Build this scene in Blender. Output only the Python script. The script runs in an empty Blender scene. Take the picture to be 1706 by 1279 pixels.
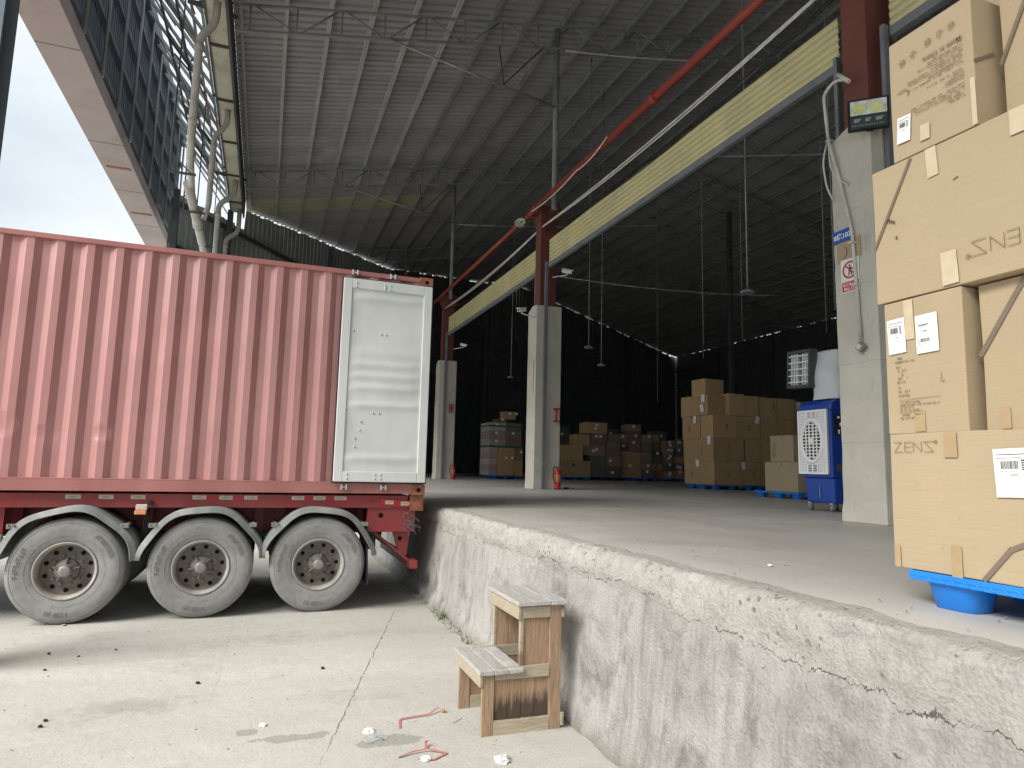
import bpy, bmesh, math, random
from mathutils import Vector, Matrix, noise
R = math.radians
random.seed(7)
C = bpy.context.scene.collection
S = bpy.context.scene

# ------------------------------------------------------------------ camera
yaw, pitch, roll = R(20.25), R(7.1), R(1.38)
fw = Vector((math.sin(yaw)*math.cos(pitch), math.cos(yaw)*math.cos(pitch), math.sin(pitch)))
rt = Vector((math.cos(yaw), -math.sin(yaw), 0)); up = rt.cross(fw)
r2 = rt*math.cos(roll) + up*math.sin(roll); u2 = -rt*math.sin(roll) + up*math.cos(roll)
cd = bpy.data.cameras.new('camera'); cam = bpy.data.objects.new('camera', cd); C.objects.link(cam)
cam.matrix_world = Matrix(((r2.x, u2.x, -fw.x, 0), (r2.y, u2.y, -fw.y, 0), (r2.z, u2.z, -fw.z, 1.68), (0, 0, 0, 1)))
cd.sensor_width = 36; cd.lens = 36*1108/1706; cd.clip_start = .05; cd.clip_end = 500
S.camera = cam

# ------------------------------------------------------------------ sky, sun, exposure
SUN_EL, SUN_AZ = 43, 249           # azimuth clockwise from +Y: from the left and behind the camera
w = bpy.data.worlds.new('World'); S.world = w; w.use_nodes = True
nt = w.node_tree; bg = nt.nodes['Background']; bg.inputs[1].default_value = .09
sky = nt.nodes.new('ShaderNodeTexSky'); sky.sky_type = 'NISHITA'; sky.sun_disc = False
sky.sun_elevation = R(SUN_EL); sky.sun_rotation = R(SUN_AZ); sky.dust_density = 3; sky.ozone_density = 1
tc = nt.nodes.new('ShaderNodeTexCoord'); mp = nt.nodes.new('ShaderNodeMapping'); mp.inputs['Scale'].default_value = (1, 1, 2.5)
nz = nt.nodes.new('ShaderNodeTexNoise'); nz.inputs['Scale'].default_value = 2.2; nz.inputs['Detail'].default_value = 5
cr = nt.nodes.new('ShaderNodeValToRGB')
cr.color_ramp.elements[0].position = .3; cr.color_ramp.elements[0].color = (3.5, 3.95, 4.35, 1)
cr.color_ramp.elements[1].position = .7; cr.color_ramp.elements[1].color = (5.7, 5.9, 6.05, 1)
mx = nt.nodes.new('ShaderNodeMixRGB'); mx.inputs[0].default_value = .93
L = nt.links.new
L(tc.outputs['Generated'], mp.inputs[0]); L(mp.outputs[0], nz.inputs[0]); L(nz.outputs[0], cr.inputs[0])
L(sky.outputs[0], mx.inputs[1]); L(cr.outputs[0], mx.inputs[2]); L(mx.outputs[0], bg.inputs[0])
sl = bpy.data.lights.new('sun', 'SUN'); sun = bpy.data.objects.new('sun', sl); C.objects.link(sun)
sl.energy = 2.9; sl.angle = R(38); sl.color = (1, .965, .91)
az = R(SUN_AZ); el = R(SUN_EL)
sd = Vector((math.sin(az)*math.cos(el), math.cos(az)*math.cos(el), math.sin(el)))
sun.rotation_euler = sd.to_track_quat('Z', 'Y').to_euler()
S.view_settings.view_transform = 'Standard'; S.view_settings.look = 'None'
S.view_settings.exposure = 1.15; S.view_settings.gamma = 1
S.render.engine = 'CYCLES'
S.cycles.max_bounces = 7; S.cycles.diffuse_bounces = 5; S.cycles.glossy_bounces = 3
S.cycles.use_denoising = True
S.cycles.use_adaptive_sampling = True; S.cycles.adaptive_threshold = .02

# ------------------------------------------------------------------ material helper
class N:
    def __init__(s, name, rough=.8, metal=0, spec=.3):
        s.m = bpy.data.materials.new(name); s.m.use_nodes = True; s.t = s.m.node_tree
        s.b = s.t.nodes['Principled BSDF']; s.b.inputs['Roughness'].default_value = rough
        s.b.inputs['Metallic'].default_value = metal; s.b.inputs['Specular IOR Level'].default_value = spec
        s.tc = s.t.nodes.new('ShaderNodeTexCoord').outputs['Object']
    def n(s, k, **kw):
        x = s.t.nodes.new('ShaderNode'+k)
        for a, v in kw.items(): setattr(x, a, v)
        return x
    def put(s, a, b):
        if hasattr(a, 'is_output') or hasattr(a, 'links'): s.t.links.new(a, b)
        else: b.default_value = a
    def map(s, scale=(1, 1, 1), rot=(0, 0, 0), v=None):
        x = s.n('Mapping'); x.inputs['Scale'].default_value = scale; x.inputs['Rotation'].default_value = rot
        s.put(v or s.tc, x.inputs[0]); return x.outputs[0]
    def noise(s, sc, det=4, ro=.55, v=None, dist=0):
        x = s.n('TexNoise'); x.inputs['Scale'].default_value = sc; x.inputs['Detail'].default_value = det
        x.inputs['Roughness'].default_value = ro; x.inputs['Distortion'].default_value = dist
        s.put(v or s.tc, x.inputs[0]); return x.outputs[0]
    def voro(s, sc, feat='F1', v=None, rnd=1):
        x = s.n('TexVoronoi'); x.feature = feat; x.inputs['Scale'].default_value = sc
        x.inputs['Randomness'].default_value = rnd
        s.put(v or s.tc, x.inputs['Vector']); return x.outputs['Distance']
    def ramp(s, f, a, b, ca=0., cb=1.):
        x = s.n('MapRange'); x.clamp = True
        s.put(f, x.inputs[0])
        for i, v in enumerate((a, b, ca, cb)): x.inputs[1+i].default_value = v
        return x.outputs[0]
    def math(s, op, a, b=0., c=None):
        x = s.n('Math', operation=op); s.put(a, x.inputs[0]); s.put(b, x.inputs[1])
        if c is not None: s.put(c, x.inputs[2])
        return x.outputs[0]
    def mix(s, f, a, b, blend='MIX'):
        x = s.n('MixRGB', blend_type=blend); s.put(f, x.inputs[0])
        s.put(a if not isinstance(a, tuple) else a+(1,)*(4-len(a)), x.inputs[1])
        s.put(b if not isinstance(b, tuple) else b+(1,)*(4-len(b)), x.inputs[2]); return x.outputs[0]
    def sep(s, v=None):
        x = s.n('SeparateXYZ'); s.put(v or s.tc, x.inputs[0]); return x.outputs
    def bump(s, h, st=.3, d=.01):
        x = s.n('Bump'); x.inputs['Strength'].default_value = st; x.inputs['Distance'].default_value = d
        s.put(h, x.inputs['Height']); s.t.links.new(x.outputs[0], s.b.inputs['Normal']); return s
    def col(s, c):
        s.put(c if not isinstance(c, tuple) else c+(1,)*(4-len(c)), s.b.inputs['Base Color']); return s
    def rnd(s): return s.n('ObjectInfo').outputs['Random']

def simple(name, c, rough=.6, metal=0, var=.25, sc=6, bump=0, dirt=None, spec=.3):
    k = N(name, rough, metal, spec)
    f = k.ramp(k.noise(sc, 5), .3, .7)
    a = tuple(x*(1-var) for x in c); b = tuple(min(1, x*(1+var)) for x in c)
    o = k.mix(f, a, b)
    if dirt: o = k.mix(k.ramp(k.noise(sc*.45, 8, .7), .5, .68, 0, .8), o, dirt)
    k.col(o)
    if bump: k.bump(k.noise(sc*8, 4), bump, .004)
    return k.m

# ground concrete
k = N('yard_concrete', .9, 0, .2)
big = k.ramp(k.noise(.45, 6, .6), .3, .7); med = k.ramp(k.noise(3.5, 8, .7), .3, .72); fine = k.noise(70, 3, .6); streak = k.noise(1.2, 6, .6, k.map((.5, 3.5, 1), (0, 0, R(-15))))
c = k.mix(big, (.405, .398, .365), (.49, .48, .45)); c = k.mix(k.ramp(med, 0, 1, 0, .4), c, (.40, .385, .345))
c = k.mix(k.ramp(streak, .5, .75, 0, .45), c, (.54, .52, .47)); c = k.mix(k.ramp(fine, .35, .7, 0, .35), c, (.34, .33, .295))
c = k.mix(k.ramp(k.noise(1.1, 8, .72), .56, .68, 0, .55), c, (.30, .28, .235))
# damp-looking patches near the drain scraps, and the long joint
X, Y, Z = k.sep()
def blob(cx, cy, rx, ry):
    dx = k.math('DIVIDE', k.math('SUBTRACT', X, cx), rx); dy = k.math('DIVIDE', k.math('SUBTRACT', Y, cy), ry)
    return k.math('SQRT', k.math('ADD', k.math('MULTIPLY', dx, dx), k.math('MULTIPLY', dy, dy)))
wob = k.math('MULTIPLY', k.math('SUBTRACT', k.noise(7, 6, .7), .5), 2.4)
for q in ((.30, 4.50, .30, .07), (.82, 4.27, .28, .10), (.02, 4.66, .09, .06)):
    c = k.mix(k.ramp(k.math('ADD', blob(*q), wob), .75, .82, .62, 0), c, (.22, .215, .20))
c = k.mix(k.ramp(k.math('ADD', blob(-.75, 5.35, .55, .2), wob), .3, 1, .4, 0), c, (.20, .18, .14))
ln = k.math('ADD', k.math('SUBTRACT', X, .49), k.math('MULTIPLY', k.math('SUBTRACT', Y, 4.33), -.294))
ln = k.math('ADD', ln, k.math('MULTIPLY', k.math('SUBTRACT', k.noise(5, 6, .7), .5), .07))
al = k.math('ABSOLUTE', ln); crack = k.math('MULTIPLY', k.ramp(al, .0015, .007, 1, 0), k.math('MULTIPLY', k.ramp(Y, 4.0, 4.6), k.ramp(Y, 8.2, 7.6)))
crack = k.math('MULTIPLY', crack, k.ramp(k.noise(12, 4), .38, .5))
trk = k.math('ABSOLUTE', k.math('ADD', k.math('SUBTRACT', Y, 7.15), k.math('MULTIPLY', k.noise(.5, 2), .5)))
c = k.mix(k.math('MULTIPLY', k.ramp(trk, .10, .22, .30, 0), k.ramp(k.noise(4, 7, .7), .35, .6)), c, (.25, .24, .22))
trk = k.math('ABSOLUTE', k.math('ADD', k.math('SUBTRACT', Y, 6.2), k.math('ADD', k.math('MULTIPLY', X, .22), k.math('MULTIPLY', k.noise(.4, 2), .5))))
c = k.mix(k.math('MULTIPLY', k.ramp(trk, .12, .26, .2, 0), k.ramp(k.noise(5, 7, .7), .35, .6)), c, (.62, .60, .55))
c = k.mix(k.ramp(k.noise(16, 8, .75), .56, .66, 0, .35), c, (.27, .255, .22))
c = k.mix(k.math('MULTIPLY', crack, .8), c, (.12, .11, .09))
crk2 = k.ramp(k.voro(.35, 'DISTANCE_TO_EDGE', k.mix(.07, k.tc, k.n('TexNoise').outputs['Color'])), .0005, .004, 1, 0)
c = k.mix(k.math('MULTIPLY', crk2, .12), c, (.18, .17, .15))
k.col(c)
k.bump(k.math('ADD', k.math('ADD', k.math('MULTIPLY', fine, .35), med), k.math('MULTIPLY', crack, -1)), .6, .012)
M_yard = k.m

# dock face: pale cap above a crack, stained weathered face below
k = N('dock_concrete', .92, 0, .15)
X, Y, Z = k.sep()
nv = k.noise(2.2, 7, .7, k.map((1, 1, .25)))
line = k.math('ADD', k.math('ADD', .95, k.math('MULTIPLY', k.math('SUBTRACT', nv, .5), .30)), k.math('MULTIPLY', k.math('SUBTRACT', k.noise(14, 4, .6), .5), .06))
line = k.math('ADD', line, k.ramp(Y, 2.2, 4.6, -.03, .05))
line = k.math('ADD', line, k.ramp(Y, 4.6, 7.5, 0., -.12))
d = k.math('SUBTRACT', Z, line)
cap = k.ramp(d, -.06, .05)
streak = k.noise(5, 7, .65, k.map((1, 1.6, .16))); st2 = k.noise(16, 5, .6, k.map((1, 1.5, .1)))
low = k.mix(k.ramp(streak, .32, .66), (.29, .285, .265), (.52, .51, .48))
low = k.mix(k.ramp(k.noise(1.6, 6, .65), .44, .62, 0, .75), low, (.50, .49, .47))
low = k.mix(k.ramp(st2, .48, .70, 0, .45), low, (.58, .57, .54))
low = k.mix(k.ramp(k.noise(1.3, 9, .7, k.map((1, 1, 1.6), (R(35), 0, 0))), .46, .62, 0, .75), low, (.52, .51, .475))
low = k.mix(k.ramp(k.noise(4.5, 9, .75), .54, .62, 0, .45), low, (.27, .265, .25))
mold = k.ramp(k.noise(2.4, 9, .74, k.map((1, .8, .8)), .6), .51, .66)
mold = k.math('MULTIPLY', mold, k.ramp(Z, 1.0, .75)); low = k.mix(k.math('MULTIPLY', mold, .6), low, (.13, .13, .12))
low = k.mix(k.ramp(k.math('ADD', Z, k.math('MULTIPLY', k.noise(9, 5), .15)), .2, .08, 0, .55), low, (.19, .19, .15))
grain = k.noise(55, 5, .7); agg = k.voro(60)
hi = k.mix(k.ramp(k.noise(3, 7, .65), .3, .7), (.53, .515, .47), (.66, .645, .595))
hi = k.mix(k.ramp(st2, .48, .68, 0, .7), hi, (.50, .495, .46))
hi = k.mix(k.ramp(k.noise(9, 8, .8), .50, .62, 0, .6), hi, (.36, .345, .31))
hi = k.mix(k.ramp(k.noise(2.0, 8, .7), .48, .68, 0, .5), hi, (.42, .40, .355))
hi = k.mix(k.ramp(agg, .0, .2, .5, 0), hi, (.33, .31, .29))
hi = k.mix(k.ramp(grain, .35, .62, .4, 0), hi, (.40, .39, .36))
c = k.mix(cap, low, hi)
cw = k.ramp(k.noise(6, 4), .4, .8, .001, .006)
ck = k.math('LESS_THAN', k.math('ABSOLUTE', d), cw); ck = k.math('MULTIPLY', ck, k.ramp(k.noise(11, 4), .36, .46))
vc = k.ramp(k.voro(1.1, 'DISTANCE_TO_EDGE', k.mix(.12, k.tc, k.noise(3, 5).node.outputs['Color'])), .001, .006, 1, 0)
c = k.mix(k.math('MULTIPLY', vc, .12), c, (.15, .14, .13))
c = k.mix(k.math('MULTIPLY', ck, .85), c, (.09, .085, .08))
pit = k.ramp(k.voro(9, 'F1', k.mix(.1, k.tc, k.noise(9, 3).node.outputs['Color'])), .05, .09, 1, 0)
pit = k.math('MULTIPLY', pit, k.ramp(k.noise(1.7, 3), .5, .6)); c = k.mix(k.math('MULTIPLY', pit, .7), c, (.12, .11, .10))
hol = k.ramp(k.voro(24, 'F1', k.mix(.04, k.tc, k.noise(30, 3).node.outputs['Color'])), .16, .26, 1, 0)
hol = k.math('MULTIPLY', hol, k.math('MULTIPLY', k.ramp(k.noise(2.4, 5, .6), .46, .60), k.ramp(Z, .8, 1.0)))
c = k.mix(k.math('MULTIPLY', hol, .65), c, (.20, .185, .16))
k.col(c)
h = k.math('ADD', k.math('ADD', k.math('MULTIPLY', grain, .8), k.math('MULTIPLY', agg, .5)), k.math('MULTIPLY', cap, .5))
h = k.math('ADD', h, k.math('MULTIPLY', ck, -1.6)); h = k.math('ADD', h, k.math('MULTIPLY', k.noise(26, 8, .8), 1.4)); h = k.math('ADD', h, k.math('MULTIPLY', pit, -1.2)); h = k.math('ADD', h, k.math('MULTIPLY', hol, -.9))
k.bump(h, .95, .015)
M_dock = k.m

# dock floor
k = N('dock_floor_concrete', .62, 0, .35)
X, Y, Z = k.sep()
c = k.mix(k.ramp(k.noise(.5, 7, .65), .3, .7), (.40, .39, .36), (.50, .485, .45))
c = k.mix(k.ramp(k.noise(2, 8, .7, k.map((1, .3, 1), (0, 0, R(20)))), .45, .7, 0, .5), c, (.33, .32, .295))
c = k.mix(k.ramp(k.noise(60, 3), .4, .7, 0, .35), c, (.42, .41, .38))
wear = k.ramp(k.math('ADD', X, k.math('MULTIPLY', k.math('SUBTRACT', k.noise(1.8, 8, .7), .5), 1.1)), 2.25, 3.0, 1, 0)
c = k.mix(k.math('MULTIPLY', wear, .8), c, (.56, .545, .495))
jt = k.ramp(k.math('ABSOLUTE', k.math('SUBTRACT', X, k.math('ADD', 3.66, k.math('MULTIPLY', k.noise(1.5, 4), .08)))), .004, .010, .35, 0)
jt = k.math('MULTIPLY', jt, k.math('MULTIPLY', k.ramp(Y, 9.4, 9.2), k.ramp(Y, 6.2, 6.4))); c = k.mix(jt, c, (.75, .74, .68))
j2 = k.ramp(k.math('ABSOLUTE', k.math('SUBTRACT', Y, k.math('ADD', 5.55, k.math('MULTIPLY', k.noise(2.5, 5, .7), .2)))), .003, .010, .6, 0)
c = k.mix(j2, c, (.15, .145, .14))
k.col(c); k.bump(k.noise(40, 6, .7), .25, .006)
k.put(k.ramp(k.noise(1.5, 5), .3, .7, .42, .68), k.b.inputs['Roughness'])
M_floor = k.m

# pillar concrete
k = N('pillar_concrete', .9, 0, .2)
c = k.mix(k.ramp(k.noise(1.3, 7, .65), .3, .7), (.48, .465, .40), (.60, .585, .515))
c = k.mix(k.ramp(k.noise(5, 8, .75, k.map((1, 1, .35))), .56, .7, 0, .55), c, (.30, .29, .265))
pt = k.math('MULTIPLY', k.ramp(k.voro(7, 'F1', k.mix(.1, k.tc, k.noise(7, 3).node.outputs['Color'])), .05, .1, 1, 0), k.ramp(k.noise(2.6, 3), .52, .58))
c = k.mix(k.math('MULTIPLY', pt, .75), c, (.17, .165, .15))
hl = k.math('FRACT', k.math('MULTIPLY', k.math('ADD', k.sep()[2], k.math('MULTIPLY', k.noise(2, 4), .03)), 1.1)); c = k.mix(k.ramp(hl, .0, .012, .45, 0), c, (.22, .21, .19))
k.col(c); k.bump(k.math('ADD', k.noise(30, 6, .7), k.math('MULTIPLY', pt, -.8)), .5, .008)
M_pillar = k.m

def paint(name, base, rough=.45, rust=(.17, .07, .035), amt=.62, chalk=None, sc=3, spec=.4):
    k = N(name, rough, 0, spec)
    c = k.mix(k.ramp(k.noise(sc*.4, 6, .6), .3, .7), tuple(x*.88 for x in base), tuple(min(1, x*1.12) for x in base))
    if chalk: c = k.mix(k.ramp(k.noise(sc*.8, 8, .7, k.map((1, 1, .2))), .42, .75, 0, .6), c, chalk)
    c = k.mix(k.ramp(k.noise(sc*3, 8, .75), amt, amt+.06, 0, .85), c, rust)
    k.col(c); k.bump(k.noise(sc*10, 5), .12, .003); k.b.inputs['Coat Weight'].default_value = 1 if name.startswith('container_red') else 0; k.b.inputs['Coat Roughness'].default_value = .38; return k.m
M_cont = paint('container_red_paint', (.40, .17, .16), .38, amt=.8, chalk=(.48, .255, .245), spec=.5)
M_rail = paint('container_rail_paint', (.35, .14, .125), .5, amt=.7, chalk=(.43, .21, .19))
M_chas = paint('chassis_red_paint', (.27, .035, .038), .5, rust=(.10, .06, .05), amt=.6, chalk=(.22, .10, .09))
M_cast = paint('rusty_casting_paint', (.36, .13, .08), .7, rust=(.22, .09, .04), amt=.5)
M_door = paint('container_door_white', (.64, .665, .645), .5, rust=(.42, .43, .40), amt=.74, chalk=(.69, .705, .69))
M_red = paint('column_red_primer', (.165, .055, .043), .65, rust=(.085, .04, .03), amt=.58, chalk=(.15, .055, .04))
M_pipe = paint('fire_pipe_red', (.27, .05, .037), .5, rust=(.12, .045, .03), amt=.62)
M_shut = simple('shutter_cream_slats', (.58, .54, .30), .5, var=.08, sc=1.5, dirt=(.45, .42, .27))
M_grey = simple('grey_steel', (.20, .215, .235), .55, .2, var=.15, sc=3)
M_post = simple('grey_painted_post', (.21, .23, .235), .6, 0, var=.2, sc=2)
M_dk = simple('dark_steel', (.085, .09, .092), .6, .2, var=.2, sc=3)
M_galv_lit = simple('lit_galvanised_purlin', (.37, .38, .37), .5, .1, var=.15, sc=2)
M_galv = simple('galvanised_purlin', (.27, .28, .275), .45, .4, var=.15, sc=2)
k = N('roof_sheet', .6, .0, .3)
c = k.mix(k.ramp(k.noise(.5, 6), .3, .7), (.29, .30, .305), (.36, .365, .365)); wn = k.n('TexWhiteNoise', noise_dimensions='2D'); cb = k.n('CombineXYZ'); sp_ = k.sep(); k.put(k.math('FLOOR', k.math('DIVIDE', sp_[1], .75)), cb.inputs[0]); k.put(k.math('FLOOR', k.math('DIVIDE', sp_[0], 5.3)), cb.inputs[1]); k.put(cb.outputs[0], wn.inputs[0]); c = k.mix(k.math('MULTIPLY', wn.outputs[0], .38), c, (.19, .195, .195)); c = k.mix(k.ramp(k.noise(3, 7, .7, k.map((.2, 2, 1))), .55, .75, 0, .4), c, (.19, .19, .185))
k.col(c); M_roof = k.m
M_trans = simple('faded_fibreglass_sheet', (.36, .37, .26), .6, var=.1, sc=1)
M_wall_shade = simple('shaded_wall_sheet', (.10, .105, .11), .7, 0, var=.15, sc=1.5)  # hall shade put into the colour of the inner sheets, girts and posts
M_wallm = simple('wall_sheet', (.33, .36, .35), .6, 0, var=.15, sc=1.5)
M_para = simple('parapet_sheet', (.085, .105, .125), .55, .1, var=.12, sc=1)
M_soff = simple('soffit_panel', (.42, .36, .35), .6, 0, var=.1, sc=.7, dirt=(.31, .26, .25))
M_cream = simple('cream_gutter_sheet', (.50, .50, .40), .6, 0, var=.15, sc=2, dirt=(.28, .26, .22))
M_pvc = simple('white_pvc', (.56, .565, .52), .45, 0, var=.12, sc=3, dirt=(.33, .31, .26))
M_cable = simple('white_cable', (.62, .61, .57), .5)
M_blackc = simple('black_cable', (.02, .02, .02), .5)
M_black = simple('black_rubber', (.02, .02, .022), .7)
k = N('dusty_tyre_rubber', .95, 0, .1)
c = k.mix(k.ramp(k.noise(4, 7, .7), .3, .7), (.22, .22, .212), (.32, .32, .31)); c = k.mix(k.ramp(k.noise(18, 6, .7), .5, .7, 0, .5), c, (.16, .16, .155)); c = k.mix(k.ramp(k.noise(3, 6, .7), .5, .7, 0, .4), c, (.38, .365, .33))
k.col(c); k.bump(k.noise(60, 4), .2, .003); M_tyre = k.m
M_rim = simple('dusty_rim', (.37, .36, .325), .6, .0, var=.15, sc=6, dirt=(.2, .16, .125))
M_disc = simple('brown_wheel_disc', (.175, .16, .142), .7, .1, var=.2, sc=9, dirt=(.2, .17, .14))
M_hub = simple('hub_metal', (.27, .265, .25), .5, .4, var=.2, sc=12)
M_hole = simple('dark_hole', (.004, .004, .004), .9)
M_fend = simple('grey_plastic_fender', (.20, .215, .205), .7, 0, var=.2, sc=5, dirt=(.36, .36, .33))
M_tapew = simple('reflective_white', (.50, .46, .40), .4, 0, var=.15, sc=30)
M_taper = simple('reflective_red', (.42, .03, .03), .4, 0, var=.15, sc=30)
M_orange = simple('orange_lens', (.75, .30, .13), .3)
M_white = simple('white_plastic', (.84, .84, .85), .4, var=.04)
M_blue = simple('cooler_blue_plastic', (.012, .055, .33), .35, var=.08, spec=.5)
M_palb = simple('pallet_blue_plastic', (.015, .22, .72), .38, var=.1, spec=.5)
M_paper = simple('white_label_paper', (.80, .80, .79), .6, var=.03)
M_ink = simple('black_ink', (.035, .03, .03), .7)
M_inkb = simple('brown_print', (.25, .175, .10), .8)
M_stripe = simple('dark_brown_stripe', (.19, .145, .11), .6, var=.1)
M_clear = simple('clear_packing_tape', (.57, .47, .32), .25, var=.08, sc=20, spec=.6)
M_tapeb = simple('tan_packing_tape', (.41, .30, .17), .3, var=.08, sc=20, spec=.6)
M_signb = simple('sign_blue', (.02, .10, .42), .4, var=.05)
M_signr = simple('sign_red', (.52, .05, .04), .4, var=.05)
M_exred = simple('extinguisher_red', (.48, .02, .02), .3, spec=.5)
M_glass = simple('lamp_glass', (.58, .62, .57), .15, var=.3, sc=15, spec=.6)
M_led = simple('led_yellow', (.62, .66, .28), .4)
M_metalb = simple('bright_metal', (.55, .56, .56), .3, .7)
M_duct = simple('pale_duct_fabric', (.62, .65, .67), .55, var=.06, sc=3)
M_stone = simple('black_pebble', (.02, .02, .02), .7)
M_scrap = simple('white_scrap_paper', (.78, .79, .78), .7)
M_greyp = simple('crumpled_grey_film', (.34, .35, .36), .3)
M_strap = simple('red_strap', (.45, .15, .145), .4)
M_leaf = simple('weed_green', (.10, .16, .035), .7, var=.4, sc=30)
M_dry = simple('dry_leaf', (.38, .20, .07), .8)
M_green = simple('green_strap', (.01, .16, .09), .5)

def cardboard(name, base, tint=.12, fade=None):
    k = N(name, .85, 0, .2)
    r = k.rnd()
    c = k.mix(r, tuple(x*(1-tint) for x in base), tuple(x*(1+tint) for x in base))
    fl = k.noise(8, 4, .5, k.map((.4, .4, 14))); c = k.mix(k.ramp(fl, .35, .7, 0, .16), c, tuple(x*.8 for x in base))
    c = k.mix(k.ramp(k.noise(2.5, 7, .7), .5, .75, 0, .35), c, fade or tuple(min(1, x*1.22) for x in base))
    c = k.mix(k.ramp(k.noise(26, 5, .7), .62, .72, 0, .4), c, tuple(x*.7 for x in base))
    k.col(c); k.bump(k.math('ADD', fl, k.noise(5, 5)), .2, .006); return k.m
M_card = cardboard('cardboard_tan', (.42, .335, .22), .03)
M_cardo = cardboard('cardboard_orange', (.46, .315, .17), .1)
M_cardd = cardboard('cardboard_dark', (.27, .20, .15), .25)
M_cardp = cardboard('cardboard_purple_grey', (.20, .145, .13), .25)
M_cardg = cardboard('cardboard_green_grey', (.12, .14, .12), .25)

def wood(name, a, b, burn=False, grey=0):
    k = N(name, .85, 0, .2)
    off = k.n('VectorMath', operation='ADD'); cmb = k.n('CombineXYZ')
    k.put(k.math('MULTIPLY', k.rnd(), 37.), cmb.inputs[0]); k.put(k.math('MULTIPLY', k.rnd(), 11.), cmb.inputs[1])
    k.put(k.tc, off.inputs[0]); k.put(cmb.outputs[0], off.inputs[1]); v = off.outputs[0]
    scl = (1.6, 14, 14) if grey == 2 else (14, 14, 1.6)
    if grey == 3: scl = (1.6, 14, 14)
    if grey == 2: scl = (14, 1.6, 14)
    g = k.noise(2.2, 6, .6, k.map(scl, v=v), 1.2); g2 = k.noise(8, 4, .6, k.map(scl, v=v))
    c = k.mix(k.ramp(g, .35, .65), a, b); c = k.mix(k.ramp(g2, .45, .7, 0, .45), c, tuple(x*.5 for x in a))
    c = k.mix(k.ramp(k.math('FRACT', k.math('MULTIPLY', k.rnd(), 7.3)), 0, 1, 0, .38), c, (.20, .12, .075) if not grey else (.30, .28, .24))
    kn = k.ramp(k.voro(3.2, 'F1', k.map((1, 1, .6), v=v)), .06, .14, .8, 0); c = k.mix(kn, c, tuple(x*.4 for x in a))
    if burn:
        z = k.sep()[2]; f = k.ramp(k.math('ADD', z, k.math('MULTIPLY', k.math('SUBTRACT', g, .5), .22)), .26, .17)
        f = k.math('MULTIPLY', f, k.ramp(k.rnd(), .2, .3, .25, 1)); c = k.mix(k.math('MULTIPLY', f, .85), c, (.035, .03, .027))
    k.col(c); k.bump(k.math('ADD', g, g2), .35, .004); return k.m
M_wood = wood('pine_plank', (.30, .20, .13), (.42, .31, .215))
M_woodb = wood('stained_pine_plank', (.35, .23, .15), (.47, .33, .22), True)
M_woodg = wood('weathered_step_board', (.37, .365, .35), (.52, .51, .49), grey=2)
M_woodr = wood('pale_rail_board', (.36, .30, .21), (.46, .40, .30), grey=3)

# ------------------------------------------------------------------ mesh helpers
def link(name, bm, mats, parent=None, smooth=False, bevel=0, label=None):
    me = bpy.data.meshes.new(name); bmesh.ops.recalc_face_normals(bm, faces=bm.faces); bm.to_mesh(me); bm.free()
    for m in (mats if isinstance(mats, (list, tuple)) else [mats]): me.materials.append(m)
    if smooth:
        for p in me.polygons: p.use_smooth = True
    o = bpy.data.objects.new(name, me); C.objects.link(o)
    if parent: o.parent = parent
    if bevel:
        b = o.modifiers.new('bevel', 'BEVEL'); b.width = bevel; b.segments = 2; b.limit_method = 'ANGLE'; b.angle_limit = R(40)
    if label: o['label'] = label
    return o
def NB(): return bmesh.new()
def box(bm, x0, x1, y0, y1, z0, z1, mi=0, M=None):
    vs = [bm.verts.new((x, y, z)) for x in (x0, x1) for y in (y0, y1) for z in (z0, z1)]
    if M is not None:
        for v in vs: v.co = M @ v.co
    for f in ((0, 1, 3, 2), (4, 6, 7, 5), (0, 4, 5, 1), (2, 3, 7, 6), (0, 2, 6, 4), (1, 5, 7, 3)):
        bm.faces.new([vs[i] for i in f]).material_index = mi
    return vs
def bar(bm, a, b, wd, ht, mi=0, upv=(0, 0, 1)):
    a = Vector(a); b = Vector(b); d = (b-a).normalized(); u = Vector(upv)
    if abs(d.dot(u)) > .98: u = Vector((0, 1, 0))
    s = d.cross(u).normalized(); u = s.cross(d)
    vs = [bm.verts.new(p + s*i*wd/2 + u*j*ht/2) for p in (a, b) for i in (-1, 1) for j in (-1, 1)]
    for f in ((0, 1, 3, 2), (4, 6, 7, 5), (0, 4, 5, 1), (2, 3, 7, 6), (0, 2, 6, 4), (1, 5, 7, 3)):
        bm.faces.new([vs[i] for i in f]).material_index = mi
def tube(bm, pts, r, n=10, caps=True, mi=0):
    pts = [Vector(p) for p in pts]; rings = []
    for i, p in enumerate(pts):
        if i == 0: t = pts[1]-p
        elif i == len(pts)-1: t = p-pts[i-1]
        else: t = (pts[i+1]-p).normalized()+(p-pts[i-1]).normalized()
        t.normalize(); u = Vector((0, 0, 1)) if abs(t.z) < .95 else Vector((0, 1, 0))
        if i and rings: u = prevu - t*prevu.dot(t)
        s = t.cross(u).normalized(); u = s.cross(t).normalized(); prevu = u
        rr = r[i] if isinstance(r, (list, tuple)) else r
        rings.append([bm.verts.new(p + (s*math.cos(2*math.pi*j/n)+u*math.sin(2*math.pi*j/n))*rr) for j in range(n)])
    for a, b in zip(rings, rings[1:]):
        for j in range(n):
            f = bm.faces.new((a[j], a[(j+1) % n], b[(j+1) % n], b[j])); f.smooth = True; f.material_index = mi
    if caps:
        bm.faces.new(rings[0]).material_index = mi; bm.faces.new(rings[-1]).material_index = mi
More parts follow.
